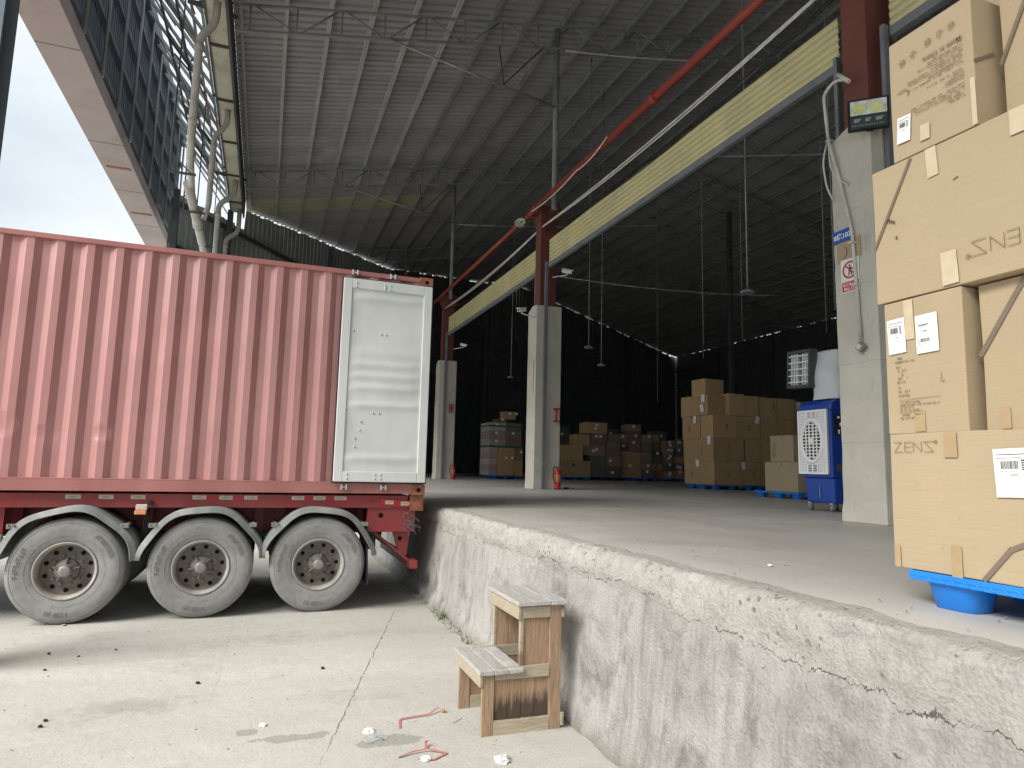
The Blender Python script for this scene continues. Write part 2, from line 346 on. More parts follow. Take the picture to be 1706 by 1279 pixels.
def lathe(bm, prof, org, axis='Y', n=48, mi=0, closed=False, smooth=True, caps=True):
    """prof: (radius, along)"""
    org = Vector(org); rings = []
    for r, h in prof:
        ring = []
        for j in range(n):
            a = 2*math.pi*j/n; c, s = math.cos(a)*r, math.sin(a)*r
            ring.append(bm.verts.new(org + (Vector((c, h, s)) if axis == 'Y' else Vector((c, s, h)) if axis == 'Z' else Vector((h, c, s)))))
        rings.append(ring)
    prs = list(zip(rings, rings[1:])) + ([(rings[-1], rings[0])] if closed else [])
    for a, b in prs:
        for j in range(n):
            f = bm.faces.new((a[j], a[(j+1) % n], b[(j+1) % n], b[j])); f.smooth = smooth; f.material_index = mi
    if not closed and caps:
        for rg, pr in ((rings[0], prof[0]), (rings[-1], prof[-1])):
            if pr[0] > 1e-4:
                f = bm.faces.new(rg); f.material_index = mi
def bend(pts, rad=.12, seg=5):
    pts = [Vector(p) for p in pts]; out = [pts[0]]
    for i in range(1, len(pts)-1):
        p = pts[i]; a = (pts[i-1]-p); b = (pts[i+1]-p); r = min(rad, a.length*.45, b.length*.45)
        A = p+a.normalized()*r; B = p+b.normalized()*r
        for k_ in range(seg+1):
            t = k_/seg; out.append(A*(1-t)**2+p*2*t*(1-t)+B*t*t)
    out.append(pts[-1]); return out
def empty(name, loc, label=None, cat=None, group=None, rz=0):
    o = bpy.data.objects.new(name, None); C.objects.link(o); o.location = loc; o.rotation_euler = (0, 0, rz); o.empty_display_size = .1
    return tag(o, label, cat, group)
def tag(o, label=None, cat=None, group=None, kind=None):
    if label: o['label'] = label
    if cat: o['category'] = cat
    if group: o['group'] = group
    if kind: o['kind'] = kind
    return o
def part(name, parent, bm, mats, loc_world=True, **kw):
    """parts are modelled in world space; shift them into the parent's frame (parents here are unrotated unless local)"""
    o = link(name, bm, mats, None, **kw)
    o.parent = parent
    if loc_world:
        q = parent; off = Vector((0, 0, 0))
        while q is not None: off += Vector(q.location); q = q.parent
        for v in o.data.vertices: v.co -= off
    return o
def copy_tree(o, parent=None):
    c_ = o.copy(); C.objects.link(c_); c_.parent = parent
    for ch in list(o.children): copy_tree(ch, c_)
    return c_
FX = Matrix(((0, 0, -1, 0), (-1, 0, 0, 0), (0, 1, 0, 0), (0, 0, 0, 1)))    # drawn flat, then set on a face looking to -X
FY = Matrix(((1, 0, 0, 0), (0, 0, -1, 0), (0, 1, 0, 0), (0, 0, 0, 1)))     # ... on a face looking to -Y
def text_bm(body, size, M, rot=0, bold=0, align='LEFT'):
    cu = bpy.data.curves.new('t', 'FONT'); cu.body = body; cu.size = size; cu.offset = bold; cu.align_x = align; cu.resolution_u = 2
    o = bpy.data.objects.new('t', cu); C.objects.link(o); bpy.context.view_layer.update()
    me = bpy.data.meshes.new_from_object(o.evaluated_get(bpy.context.evaluated_depsgraph_get()))
    bpy.data.objects.remove(o); bpy.data.curves.remove(cu)
    me.transform(M @ Matrix.Rotation(rot, 4, 'Z')); bm = NB(); bm.from_mesh(me); bpy.data.meshes.remove(me); return bm
def quad(bm, M, x0, x1, y0, y1, mi=0, z=0):
    f = bm.faces.new([bm.verts.new(M @ Vector(p)) for p in ((x0, y0, z), (x1, y0, z), (x1, y1, z), (x0, y1, z))]); f.material_index = mi
def slab(bm, M, pts, t=.0012, mi=0):
    """thin prism of a flat outline, thickness t towards local +z"""
    a = [bm.verts.new(M @ Vector((p[0], p[1], 0))) for p in pts]; b = [bm.verts.new(M @ Vector((p[0], p[1], t))) for p in pts]
    n = len(pts); bm.faces.new(a[::-1]).material_index = mi; bm.faces.new(b).material_index = mi
    for i in range(n): bm.faces.new((a[i], a[(i+1) % n], b[(i+1) % n], b[i])).material_index = mi
def stroke(bm, M, pts, wd, mi=0, t=.0012):
    for i_, (p, q) in enumerate(zip(pts, pts[1:])):
        t = t+.00007
        p = Vector(p); q = Vector(q); d_ = (q-p).normalized(); n_ = Vector((-d_.y, d_.x))*wd/2; e = d_*wd/2
        slab(bm, M, [p-e-n_, q+e-n_, q+e+n_, p-e+n_], t, mi)
FL = lambda x, y: noise.noise(Vector((x, y, 0)))

DZ = 1.15                                   # dock floor height
def roofz(x): return 12.12+.2*x if x < 16.6 else 12.12+.2*16.6-.2*(x-16.6)

# ================================================================== SETTING
# yard
bm = NB()
xs = [-60, -30, -15, -8] + [-4+i*.25 for i in range(26)] + [2.6]; ys = [-20, -5, 0] + [2+i*.25 for i in range(40)] + [14, 20, 30, 45, 80, 160]
g = [[bm.verts.new((x, y, .012*noise.noise(Vector((x*.6, y*.6, 0))) if -5 < x < 1.9 and 1 < y < 12 else 0)) for y in ys] for x in xs]
for i in range(len(xs)-1):
    for j in range(len(ys)-1): bm.faces.new((g[i][j], g[i+1][j], g[i+1][j+1], g[i][j+1])).smooth = True
tag(link('yard_ground', bm, M_yard), kind='structure')
# far ground sheet past the building on every side
bm = NB(); quad(bm, Matrix(), -200, 200, -200, 300, z=-.03)
tag(link('far_ground', bm, simple('far_ground_concrete', (.33, .32, .29), .9)), kind='structure')

# dock: face, worn lip and floor as one body
bm = NB()
def prof(y):
    n1 = noise.noise(Vector((y*.9, 3, 0))); n2 = noise.noise(Vector((y*4, 7, 0))); n3 = noise.noise(Vector((y*15, 1, 0)))
    pts = []
    NZ = 30
    rad = .075+.04*n1+.02*n2
    topx = 2.12+.03*n1
    for i in range(NZ+1):
        z = -.1+(DZ+.1-rad)*i/NZ
        x = 2.0+(topx-2.0)*max(0, z)/DZ
        x += .012*noise.noise(Vector((y*3, z*4, 2)))+.005*noise.noise(Vector((y*14, z*14, 5)))+.004*noise.noise(Vector((y*40, z*40, 9)))
        zc = .96+.06*noise.noise(Vector((y*1.4, 11, 0)))
        if z < zc: x += .018+.012*noise.noise(Vector((y*5, 21, 0)))
        if abs(z-zc) < .02: x += .012
        if z < .16: x -= max(0, (.16-z)/.16)*(.035+.07*max(0, noise.noise(Vector((y*2.3, 31, 0)))) + .03*noise.noise(Vector((y*9, z*12, 3))))*(1 if y > 4.4 else .2)
        pts.append((x, z))
    x0, z0 = pts[-1]
    for i in range(1, 7):
        a = i/6*math.pi/2
        x = x0+rad*(1-math.cos(a))*1.1; z = z0+rad*math.sin(a)
        q = .012*noise.noise(Vector((y*11, i*.7, 41)))+.008*n3
        chip = noise.noise(Vector((y*2.2, i*.3, 51)))
        if chip > .42: q -= (chip-.42)*.12
        pts.append((x-q, z+q*.8 if i < 6 else DZ+min(0, q)*.6))
    for j, xx in enumerate((.05, .12, .22, .36, .6, 1.0)):
        x = pts[36][0]+xx
        pts.append((x, DZ+.006*noise.noise(Vector((y*5, x*5, 61)))*(1-j/6)-.004*(1-j/5.)))
    pts[-1] = (3.4, DZ); return pts
ys = [-14, -6, -2, 0] + [.4+i*.02 for i in range(480)] + [10.1+i*.15 for i in range(40)] + [17, 20, 24, 30, 50]
rows = []
for y in ys: rows.append([bm.verts.new((x, y, z)) for x, z in prof(y)])
for a, b in zip(rows, rows[1:]):
    for i in range(len(a)-1):
        f = bm.faces.new((a[i], a[i+1], b[i+1], b[i])); f.smooth = True; f.material_index = 1 if i >= 38 else 0
dk = link('loading_dock', bm, [M_dock, M_floor]); tag(dk, kind='structure')
bm = NB(); quad(bm, Matrix(), 3.4, 36, -14, 52, z=DZ)
tag(link('dock_floor', bm, M_floor), kind='structure')

# ------------------------------------------------------------------ warehouse roof
rf = empty('warehouse_roof', (6.6, 15, 12), 'dark ribbed metal warehouse roof overhead on lattice trusses', 'roof')
def ribbed(bm, y0, y1, xa, xb, zf, pitch_=.25, dep=.055, mi=0):
    y = y0; pr = []
    while y < y1-1e-3:
        pr += [(y, 0), (y+pitch_*.58, 0), (y+pitch_*.7, dep), (y+pitch_*.88, dep)]; y += pitch_
    pr.append((y1, 0)); prev = None
    for yy, dz in pr:
        row = [bm.verts.new((x, yy, zf(x)+dz)) for x in (xa, xb)]
        if prev: bm.faces.new((prev[0], prev[1], row[1], row[0])).material_index = mi
        prev = row
bm = NB()
ribbed(bm, -12, 27.25, -1.3, 16.6, roofz); ribbed(bm, 27.25, 28.75, 7.2, 16.6, roofz); ribbed(bm, -12, 50.5, 16.6, 34.5, roofz)
# beyond the pale sheet the roof follows the slanting end wall
EW = [(-2.0, 27.2), (6.6, 39.3), (14.3, 45.0), (34.5, 50.8)]
def ewy(x):
    for (a, b), (c_, d_) in zip(EW, EW[1:]):
        if x <= c_: return b+(d_-b)*(x-a)/(c_-a)
    return EW[-1][1]
def ewx(y):
    for (a, b), (c_, d_) in zip(EW, EW[1:]):
        if y <= d_: return a+(c_-a)*(y-b)/(d_-b)
    return EW[-1][0]
y = 28.75
while y < 45.2:
    ribbed(bm, y, y+.25, max(-1.3, ewx(y)-.1), 16.6, roofz); y += .25
part('roof_sheet', rf, bm, M_roof)
bm = NB(); ribbed(bm, 27.25, 28.75, -1.3, 7.2, roofz)
part('pale_sheet', rf, bm, M_trans, label='faded olive fibreglass roof sheet')
for i in range(36):
    x = -1.14+.98*i
    if x > 34: break
    y1 = min(50, ewy(x)-.2) if x > -1 else 28
    z = roofz(x)-.08
    bm = NB(); bar(bm, (x, -11.8, z), (x, y1, z), .008, .13); bar(bm, (x+.025, -11.8, z-.065), (x+.025, y1, z-.065), .05, .008); bar(bm, (x-.025, -11.8, z+.062), (x-.025, y1, z+.062), .05, .008)
    part('purlin', rf, bm, M_galv_lit if x < 4.5 else M_galv if x < 8 else M_post)  # purlins step paler towards the eave, daylight put into their colour
def truss(y, x0, x1, braces=True):
    tr = bpy.data.objects.new('truss', None); C.objects.link(tr); tr.parent = rf; tr.location = Vector((6.6, y, 12))-rf.location
    tz = lambda x: roofz(x)-.27; bz = lambda x: roofz(x)-.27-.62
    X = [x0]+([16.6] if x1 > 16.6 else [])+[x1]
    for nm, fz, ww in (('top_chord', tz, .06), ('bottom_chord', bz, .055)):
        bm = NB()
        for a, b in zip(X, X[1:]): bar(bm, (a, y, fz(a)), (b, y, fz(b)), ww, .05)
        part(nm, tr, bm, M_post)
    bm = NB(); n = 0; x = x0+.25
    while x < x1-1:
        tube(bm, [(x, y, tz(x)), (x, y, bz(x))], .018, 6)
        a, b = (tz, bz) if n % 2 == 0 else (bz, tz)
        xs_ = (x+.08, x+.98) if n % 2 == 0 else (x+.08, x+.9)
        tube(bm, [(xs_[0], y, a(xs_[0])), (xs_[1], y, b(xs_[1]))], .021, 6); x += .98; n += 1
    part('web', tr, bm, M_post)
    if braces:
        bm = NB(); tube(bm, [(2.2, y, bz(2.2)-.02), (6.45, y, 10.9)], .03, 8); part('knee_brace', tr, bm, M_galv)
        bm = NB(); tube(bm, [(4.9, y, bz(4.9)), (5.05, y, 11.18)], .018, 6); tube(bm, [(5.05, y, 11.2), (6.1, y, bz(6.1))], .02, 6); part('strut', tr, bm, M_dk)
    bm = NB(); bar(bm, (x0, y, bz(x0)+.3), (x0-1.0, y, bz(x0)+.42), .05, .09); bar(bm, (x0-.95, y, bz(x0)+.42), (x0-.1, y, tz(x0)), .03, .03)
    part('eave_bracket', tr, bm, M_dk)
truss(4.9, -1.15, 33.6); truss(14.8, -1.15, 33.6); truss(23.9, -1.15, 33.6); truss(34.5, 3.2, 33.6)
# gutter and its hung sheets
bm = NB(); box(bm, -1.76, -1.36, -11, 27.0, 11.20, 11.24); part('gutter_floor', rf, bm, M_cream)
bm = NB(); box(bm, -1.36, -1.30, -11, 27.3, 11.12, 11.85); part('eave_beam', rf, bm, M_dk)
bm = NB(); box(bm, -1.80, -1.76, -11, 27.0, 11.16, 11.6); part('gutter_lip', rf, bm, M_dk)
for i in range(10):
    y = 3.3+i*2.5; bm = NB(); box(bm, -1.76, -1.36, y, y+.05, 11.14, 11.2); part('gutter_tie', rf, bm, M_dk)

# ------------------------------------------------------------------ slanting end wall, back wall, front wall
def sheet_wall(name, pts, zf, label, mat, pitch_=.3, girts=True, z0=DZ):
    root = empty(name, (pts[0][0], pts[0][1], z0), label, 'wall')
    bm = NB(); prev = None; rnd = random.Random(3)
    for (a, b), (c_, d_) in zip(pts, pts[1:]):
        Ln = math.hypot(c_-a, d_-b); n = int(Ln/pitch_); nx, ny = (d_-b)/Ln, -(c_-a)/Ln
        for i in range(n):
            gap = rnd.choice((-.08, .0, -.02, .01, -.08, -.05, .03, -.06)) if a > 6 else rnd.choice((.02, .05, .07, .09, .04))
            for t, o_ in ((0, 0), (.55, 0), (.68, .035), (.87, .035)):
                s = (i+t)/n; x = a+(c_-a)*s+nx*o_; y = b+(d_-b)*s+ny*o_
                row = [bm.verts.new((x, y, z0)), bm.verts.new((x, y, zf(x)-gap))]
                if prev: bm.faces.new((prev[0], row[0], row[1], prev[1]))
                prev = row
    part('wall_sheet', root, bm, mat)
    if girts:
        for (a, b), (c_, d_) in zip(pts, pts[1:]):
            Ln = math.hypot(c_-a, d_-b); nx, ny = (d_-b)/Ln*.1, -(c_-a)/Ln*.1
            for z in (2.6, 4.2, 5.8, 7.4, 9.0, 10.6):
                bm = NB(); bar(bm, (a+nx, b+ny, z), (c_+nx, d_+ny, z), .10, .16); part('girt', root, bm, M_dk if a < 6 else M_wall_shade)
            n = max(1, round(Ln/6.5))
            for i in range(n+1):
                s = i/n; x = a+(c_-a)*s+nx*2.6; y = b+(d_-b)*s+ny*2.6
                bm = NB(); box(bm, x-.1, x+.1, y-.1, y+.1, z0, roofz(x)-.5); part('wall_post', root, bm, M_dk if a < 6 else M_wall_shade)
    return root
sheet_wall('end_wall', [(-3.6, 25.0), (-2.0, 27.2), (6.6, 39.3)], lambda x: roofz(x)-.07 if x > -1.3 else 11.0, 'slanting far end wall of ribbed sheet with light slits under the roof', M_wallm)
sheet_wall('end_wall', EW[1:], lambda x: roofz(x)-.07, 'shade-darkened end wall of ribbed sheet behind the far cartons', M_wall_shade)
sheet_wall('back_wall', [(34.5, 50.8), (34.5, -12)], lambda x: roofz(x)+.0, 'long shade-darkened ribbed back wall deep inside the warehouse', M_wall_shade)
sheet_wall('near_end_wall', [(34.5, -12), (6.9, -12)], lambda x: roofz(x)-.02, 'ribbed end wall of the warehouse behind the viewer', M_wall_shade, girts=False)

# ------------------------------------------------------------------ opposite canopy with brown soffit
cn = empty('opposite_canopy', (-4.4, 14, 9.7), 'tall dark ribbed parapet with brown soffit across the yard', 'canopy')
bm = NB(); box(bm, -4.72, -3.92, -6, 29.0, 9.70, 10.1); part('soffit', cn, bm, M_soff)
bm = NB()
for y in (9.3, 14.6, 18.9, 22.2, 25.4): box(bm, -4.715, -3.925, y, y+.012, 9.694, 9.70)
part('soffit_joint', cn, bm, M_dk)
bm = NB(); prev = None; y = -6
while y < 29:
    for t, o_ in ((0, 0), (.11, 0), (.14, .03), (.18, .03)):
        row = [bm.verts.new((-3.98+o_, y+t, 9.75)), bm.verts.new((-3.98+o_, y+t, 14.6))]
        if prev: bm.faces.new((prev[0], row[0], row[1], prev[1]))
        prev = row
    y += .21
part('parapet_sheet', cn, bm, M_para)
for z in (10.15, 11.2, 12.3, 13.4):
    bm = NB(); box(bm, -3.92, -3.86, -6, 29, z, z+.1); part('girt', cn, bm, M_para)
bm = NB(); box(bm, -3.95, -3.80, -6, 29, 14.35, 14.8); part('top_beam', cn, bm, M_para)
for i in range(18):
    y = 1.5+i*1.6; bm = NB(); tube(bm, [(-3.82, y, 9.9), (-3.82, y, 14.4)], .035, 6); part('upright', cn, bm, M_galv if i % 2 else M_post)
for y, s in ((20.4, .25), (24.1, .35)):
    bm = NB(); box(bm, -4.6, -4.0, y, y+.12, 9.685, 9.693); part('rust_streak', cn, bm, M_cast)
# lattice over the gap between the two roofs
gl = empty('gap_lattice', (-2.7, 14, 12), 'light steel lattice over the bright gap between the two roofs', 'lattice')
for i in range(34):
    y = 1.2+i*.82; bm = NB(); x1 = -3.85; zt = 14.5
    bar(bm, (x1, y, 14.3), (-2.0, y+.25, 12.1), .05, .08); part('rafter', gl, bm, M_post if i % 3 else M_galv)
    if i % 3 == 0:
        bm = NB(); bar(bm, (x1, y, 14.3), (-2.0, y+2.2, 12.1), .04, .05); part('diagonal', gl, bm, M_galv)
for x, z in ((-3.3, 13.62), (-2.75, 12.95), (-2.3, 12.42), (-2.0, 12.0)):
    bm = NB(); bar(bm, (x, -3, z), (x, 28, z), .06, .07); part('runner', gl, bm, M_galv if x > -2.5 else M_dk)
for y in (4.9, 9.8, 14.8, 19.7, 24.7):
    bm = NB(); bar(bm, (-2.0, y, 12.0), (-1.3, y, 11.75), .06, .08); part('tie', gl, bm, M_dk)
for i in range(12):
    y = 3+i*2.1; bm = NB(); slab(bm, Matrix.Translation((0, 0, 0)), [(0, 0)]*0+[(-3.3, y), (-2.3, y+.2), (-2.3, y+.75), (-3.3, y+.55)], .01)
    for v in bm.verts: v.co.z += 13.68+(v.co.x+3.3)*(-1.2)
    part('sheet_strip', gl, bm, M_cream)

rg = random.Random(9)
for i in range(26):
    y = rg.uniform(3, 25); t = rg.random(); bm = NB(); a = Vector((-3.7+1.5*t, y, 14.1-1.9*t)); b = a+Vector((rg.uniform(.3, .9), rg.uniform(-1.2, 1.8), rg.uniform(-1.3, -.2)))
    bar(bm, a, b, .03, .05); part('loose_strut', gl, bm, rg.choice((M_dk, M_post, M_cast)))
# downpipes
pg = 'white downpipes under the gutter'
def pipe_thing(name, pts, r, label, mat, cat='pipe', rad=.2, sleeves=(), group=None, n=12):
    P0 = Vector(pts[0]); o = empty(name, P0, label, cat, group)
    bm = NB(); tube(bm, bend(pts, rad), r, n); part('pipe', o, bm, mat)
    for a, b in sleeves:
        bm = NB(); tube(bm, [a, b], r*1.16, n); part('collar', o, bm, mat)
    return o
pipe_thing('downpipe', [(-1.52, 14.3, 11.2), (-1.52, 14.3, 10.72), (-1.78, 14.2, 10.3), (-1.78, 14.2, 8.15), (-1.85, 14.9, 7.95), (-2.0, 16.9, 7.95)], .078, 'thick pale downpipe nearest the viewer, with an elbow under the gutter', M_pvc, 'downpipe',
           sleeves=(((-1.78, 14.2, 10.14), (-1.78, 14.2, 10.0)), ((-1.78, 14.2, 8.5), (-1.78, 14.2, 8.36))), group=pg)
pipe_thing('downpipe', [(-1.52, 18.9, 11.2), (-1.52, 18.9, 10.75), (-1.80, 18.8, 10.35), (-1.80, 18.8, 8.35), (-1.9, 18.8, 8.0)], .072, 'second pale downpipe from the viewer, elbow under the gutter', M_pvc, 'downpipe',
           sleeves=(((-1.80, 18.8, 10.1), (-1.80, 18.8, 9.97)),), group=pg)
pipe_thing('downpipe', [(-1.5, 23.8, 11.2), (-1.5, 23.8, 10.7), (-1.95, 23.6, 10.2), (-1.95, 23.6, 5.5)], .085, 'third pale downpipe, running straight down behind the container', M_pvc, 'downpipe',
           sleeves=(((-1.95, 23.6, 9.9), (-1.95, 23.6, 9.76)),), group=pg)
pipe_thing('downpipe', [(-1.45, 26.6, 11.2), (-1.45, 26.6, 10.3), (-1.85, 26.4, 9.9), (-1.85, 26.4, 5)], .085, 'farthest pale downpipe in front of the ribbed end wall', M_pvc, 'downpipe',
           sleeves=(((-1.85, 26.4, 9.7), (-1.85, 26.4, 9.56)),), group=pg)
pipe_thing('collector_pipe', [(-2.02, 16.3, 7.94), (-2.05, 27.0, 7.6)], .11, 'long pale collector pipe running away below the downpipes', M_pvc,
           sleeves=(((-2.03, 18.7, 7.86), (-2.03, 19.0, 7.85)), ((-2.04, 23.5, 7.72), (-2.04, 23.8, 7.71))))
for i, y in enumerate((15.2, 17.6, 20.4, 23.2, 25.8)):
    b_ = empty('pipe_bracket', (-2.0, y, 7.7), ['nearest', 'second', 'middle', 'fourth', 'farthest'][i]+' steel bracket carrying the pale collector pipe', 'bracket', 'brackets under the collector pipe')
    bm = NB(); bar(bm, (-2.3, y, 7.74), (-1.75, y, 7.74), .045, .045); part('arm', b_, bm, M_dk)
    bm = NB(); bar(bm, (-2.25, y, 7.74), (-2.25, y, 12.3), .03, .03); bar(bm, (-2.25, y, 8.15), (-1.85, y, 7.76), .025, .025); part('hanger', b_, bm, M_dk)

# grey column close at the left edge
sc_ = empty('steel_column', (-2.55, 6.55, 0), 'blue grey steel column cut by the left edge of the view', 'column')
bm = NB(); box(bm, -2.60, -2.30, 6.4, 6.43, 0, 15); box(bm, -2.60, -2.30, 6.67, 6.7, 0, 15); box(bm, -2.46, -2.44, 6.43, 6.67, 0, 15)
part('shaft', sc_, bm, simple('blue_grey_column_paint', (.16, .20, .235), .6, var=.1))
bm = NB(); box(bm, -2.75, -2.15, 6.25, 6.85, 0, .025); part('base_plate', sc_, bm, M_dk)

# ================================================================== pillars
FO = lambda v: v
ord_ = ['nearest', 'middle', 'farthest']
pil = {}
for i, y0 in enumerate((5.38, 15.38, 25.38, 35.0)):
    lab = ['tall concrete pillar carrying the blue number sign', 'concrete pillar in the middle with a red extinguisher at its foot', 'farther concrete pillar just right of the container door', 'farthest grey post standing above the container roof'][i]
    p = empty('concrete_pillar', (6.65, y0+.28, DZ), lab, 'pillar', 'concrete pillars along the dock'); pil[i] = p
    bm = NB(); nz_ = 40
    rows = []
    for j in range(nz_+1):
        z = DZ+4.66*j/nz_; s = .010 if j < 2 else 0
        ring = []
        for (x, y) in ((6.3, y0), (6.65, y0), (7.0, y0), (7.0, y0+.28), (7.0, y0+.57), (6.65, y0+.57), (6.3, y0+.57), (6.3, y0+.28)):
            q = (.006 if j > 1 else .02)*noise.noise(Vector((x*9, y*9, z*5)))
            sx = (-1 if x < 6.6 else 1 if x > 6.7 else 0); sy = (-1 if y < y0+.2 else 1 if y > y0+.4 else 0)
            zz = z-(.10 if (j == nz_ and sx < 0 and sy > 0) else 0)
            ring.append(bm.verts.new((x+sx*(s+q), y+sy*(s+q), zz)))
        rows.append(ring)
    for a, b in zip(rows, rows[1:]):
        for j in range(8): bm.faces.new((a[j], a[(j+1) % 8], b[(j+1) % 8], b[j]))
    bm.faces.new(rows[-1]); bm.faces.new(rows[0][::-1])
    part('concrete_shaft', p, bm, M_pillar, bevel=.012)
    # steel column with two flanges and a web
    bm = NB(); zt = 8.45
    box(bm, 6.42, 6.45, y0+.1, y0+.45, 5.82, zt); box(bm, 6.83, 6.86, y0+.1, y0+.45, 5.82, zt); box(bm, 6.45, 6.83, y0+.115, y0+.135, 5.82, zt); box(bm, 6.45, 6.83, y0+.415, y0+.435, 5.82, zt)
    box(bm, 6.38, 6.92, y0+.05, y0+.5, 5.815, 5.85)
    part('steel_column', p, bm, M_red, bevel=.006)
    bm = NB(); box(bm, 6.36, 6.95, y0-.02, y0+.5, 8.1, 8.46); part('head_beam', p, bm, M_red)
    bm = NB(); tube(bm, [(6.52, y0-.5, 8.2), (6.52, y0-.5, roofz(6.5)-.3)], .075, 12); part('upper_post', p, bm, M_post)
    bm = NB(); bar(bm, (6.62, y0-.5, 8.3), (6.62, y0+.1, 8.3), .12, .14); part('post_bracket', p, bm, M_red)
    for sy, nm in ((-.06, 'a'), (.63, 'b')):
        bm = NB(); ya = y0+sy
        box(bm, 6.49, 6.57, ya-.025, ya+.03, DZ+.003 if i else (5.4 if sy > 0 else DZ+.003), 6.95); part('guide_rail', p, bm, M_grey)
# shutters between the pillars
def shutter(y0, y1, label):
    s = empty('roller_shutter', (6.62, (y0+y1)/2, 6.82), label, 'shutter', 'cream roller shutters above the dock')
    bm = NB(); n = 6; prev = None
    for j in range(n):
        z = 6.92+j*.105
        for t, o_ in ((0, .0), (.1, -.018), (.5, -.03), (.88, -.018), (.98, 0)):
            row = [bm.verts.new((6.6+o_, y0, z+t*.105)), bm.verts.new((6.6+o_, y1, z+t*.105))]
            if prev: bm.faces.new((prev[0], prev[1], row[1], row[0]))
            prev = row
    row = [bm.verts.new((6.75, y0, 7.56)), bm.verts.new((6.75, y1, 7.56))]; bm.faces.new((prev[0], prev[1], row[1], row[0]))
    part('slat_curtain', s, bm, M_shut)
    bm = NB(); box(bm, 6.56, 6.64, y0, y1, 6.80, 6.92); part('bottom_bar', s, bm, M_grey, bevel=.008)
shutter(6.02, 15.28, 'cream roller shutter between the nearest and middle pillars')
shutter(16.02, 25.28, 'cream roller shutter beyond the middle pillar')
shutter(-3.9, 5.28, 'cream roller shutter above the stacked cartons at right')
# fire pipe
fp = empty('fire_pipe', (6.12, 10, 8.25), 'long red fire pipe running high along the pillar heads', 'pipe')
bm = NB(); tube(bm, [(6.15, -3, 8.3), (6.15, 15.2, 8.3)], .075, 16); part('pipe', fp, bm, M_pipe)
bm = NB(); tube(bm, [(6.15, 15.75, 8.27), (6.15, 27.5, 8.27)], .06, 14); tube(bm, [(6.15, 15.2, 8.3), (6.15, 15.75, 8.27)], .068, 14); part('pipe', fp, bm, M_pipe)
for y in (2.5, 9.6, 15.1):
    bm = NB(); tube(bm, [(6.15, y, 8.3), (6.15, y+.16, 8.3)], .098, 16); bar(bm, (6.15, y+.08, 8.38), (6.15, y+.08, 8.46), .05, .05); part('coupling', fp, bm, M_pipe)
for y in (5.6, 15.6, 25.6):
    bm = NB(); bar(bm, (6.15, y, 8.22), (6.45, y, 8.22), .06, .04); part('pipe_shoe', fp, bm, M_red)
# cables
def cable(pts, r, label, mat=M_cable, group=None, name='cable', sag=0):
    P = []
    for a, b in zip(pts, pts[1:]):
        a = Vector(a); b = Vector(b)
        for i in range(14):
            t = i/14; q = a.lerp(b, t); q.z -= sag*4*t*(1-t); P.append(q)
    P.append(Vector(pts[-1])); bm = NB(); tube(bm, P, r, 6); o = link(name, bm, mat, None)
    off = Vector(pts[0]); o.location = off
    for v in o.data.vertices: v.co -= off
    return tag(o, label, 'cable', group)
cg = 'cables strung along the pillar heads'
cable([(6.5, -3, 8.15), (6.5, 5.6, 8.02), (6.5, 15.5, 7.98), (6.5, 25.5, 7.98)], .02, 'upper white cable strung between the pillar heads', sag=.12, group=cg)
cable([(6.46, -3, 8.1), (6.46, 5.6, 7.97), (6.46, 15.5, 7.93), (6.46, 25.5, 7.93)], .016, 'white cable hanging just below its twin between the pillars', sag=.17, group=cg)
cable([(6.55, -3, 8.0), (6.55, 5.6, 7.9), (6.55, 15.5, 7.85), (6.55, 25.5, 7.85)], .012, 'dark cable sagging below the white cables', M_blackc, sag=.28, group=cg)
cable([(6.55, 5.6, 7.86), (6.55, 15.5, 7.8)], .01, 'thin black cable sagging lowest above the cream shutter', M_blackc, sag=.34, group=cg)
cable([(6.7, 14.72, roofz(6.7)-.98), (11.2, 14.72, roofz(11.2)-1.05)], .018, 'thin white conduit slung along the lower truss chord', sag=.06)
cable([(6.03, 11.2, 8.28), (6.03, 12.6, 8.16), (6.03, 15.2, 8.18)], .014, 'short white wire drooping beside the red pipe', sag=.08)
cable([(6.8, 15.3, 6.6), (14, 15.3, 6.9)], .008, 'thin pale wire crossing the dark hall at pillar-top height', sag=.12)
cable([(6.7, 24.7, 11.2), (16, 24.7, 12.6)], .012, 'thin pale wire crossing high in the far bay', sag=.1)
cable([(8.0, 12.0, 8.6), (16.5, 9.5, 9.5)], .008, 'thin slanting wire deep in the roof space behind the shutter', sag=.1)

# hanging lamps on rods
hg = 'lamps hanging on long rods in the hall'
def pendant(x, y, zl, label, dish=True, r=.013):
    o = empty('hanging_lamp', (x, y, zl), label, 'lamp', hg)
    bm = NB(); tube(bm, [(x, y, zl), (x, y, roofz(x)-.2)], r, 6); part('rod', o, bm, M_galv)
    if dish:
        bm = NB(); lathe(bm, [(.13, -.03), (.135, 0), (.06, .04), (.02, .07)], (x, y, zl), 'Z', 20); part('lamp_dish', o, bm, M_grey)
pendant(8.2, 9.75, 5.0, 'hanging lamp on a rod nearest the shutter, large round dish', True, .018)
pendant(8.2, 16.2, 5.0, 'hanging lamp just right of the middle pillar')
pendant(8.45, 23.05, 5.0, 'hanging lamp seen left of the middle pillar in the dark bay')
pendant(9.55, 18.0, 4.85, 'lamp rod right beside the lamp by the middle pillar')
pendant(11.6, 15.7, 4.9, 'hanging lamp rod above the left end of the carton stack', False)
pendant(12.9, 15.6, 5.5, 'hanging lamp rod above the lone top carton', False)
pendant(9.4, 8.9, 4.6, 'lamp rod close to the pillar with the blue sign', False, .012)
pendant(13.0, 12.6, 5.2, 'lamp rod above the right end of the carton stack', False)
pendant(15.4, 24.0, 4.5, 'lamp rod far back above the distant cartons', False)
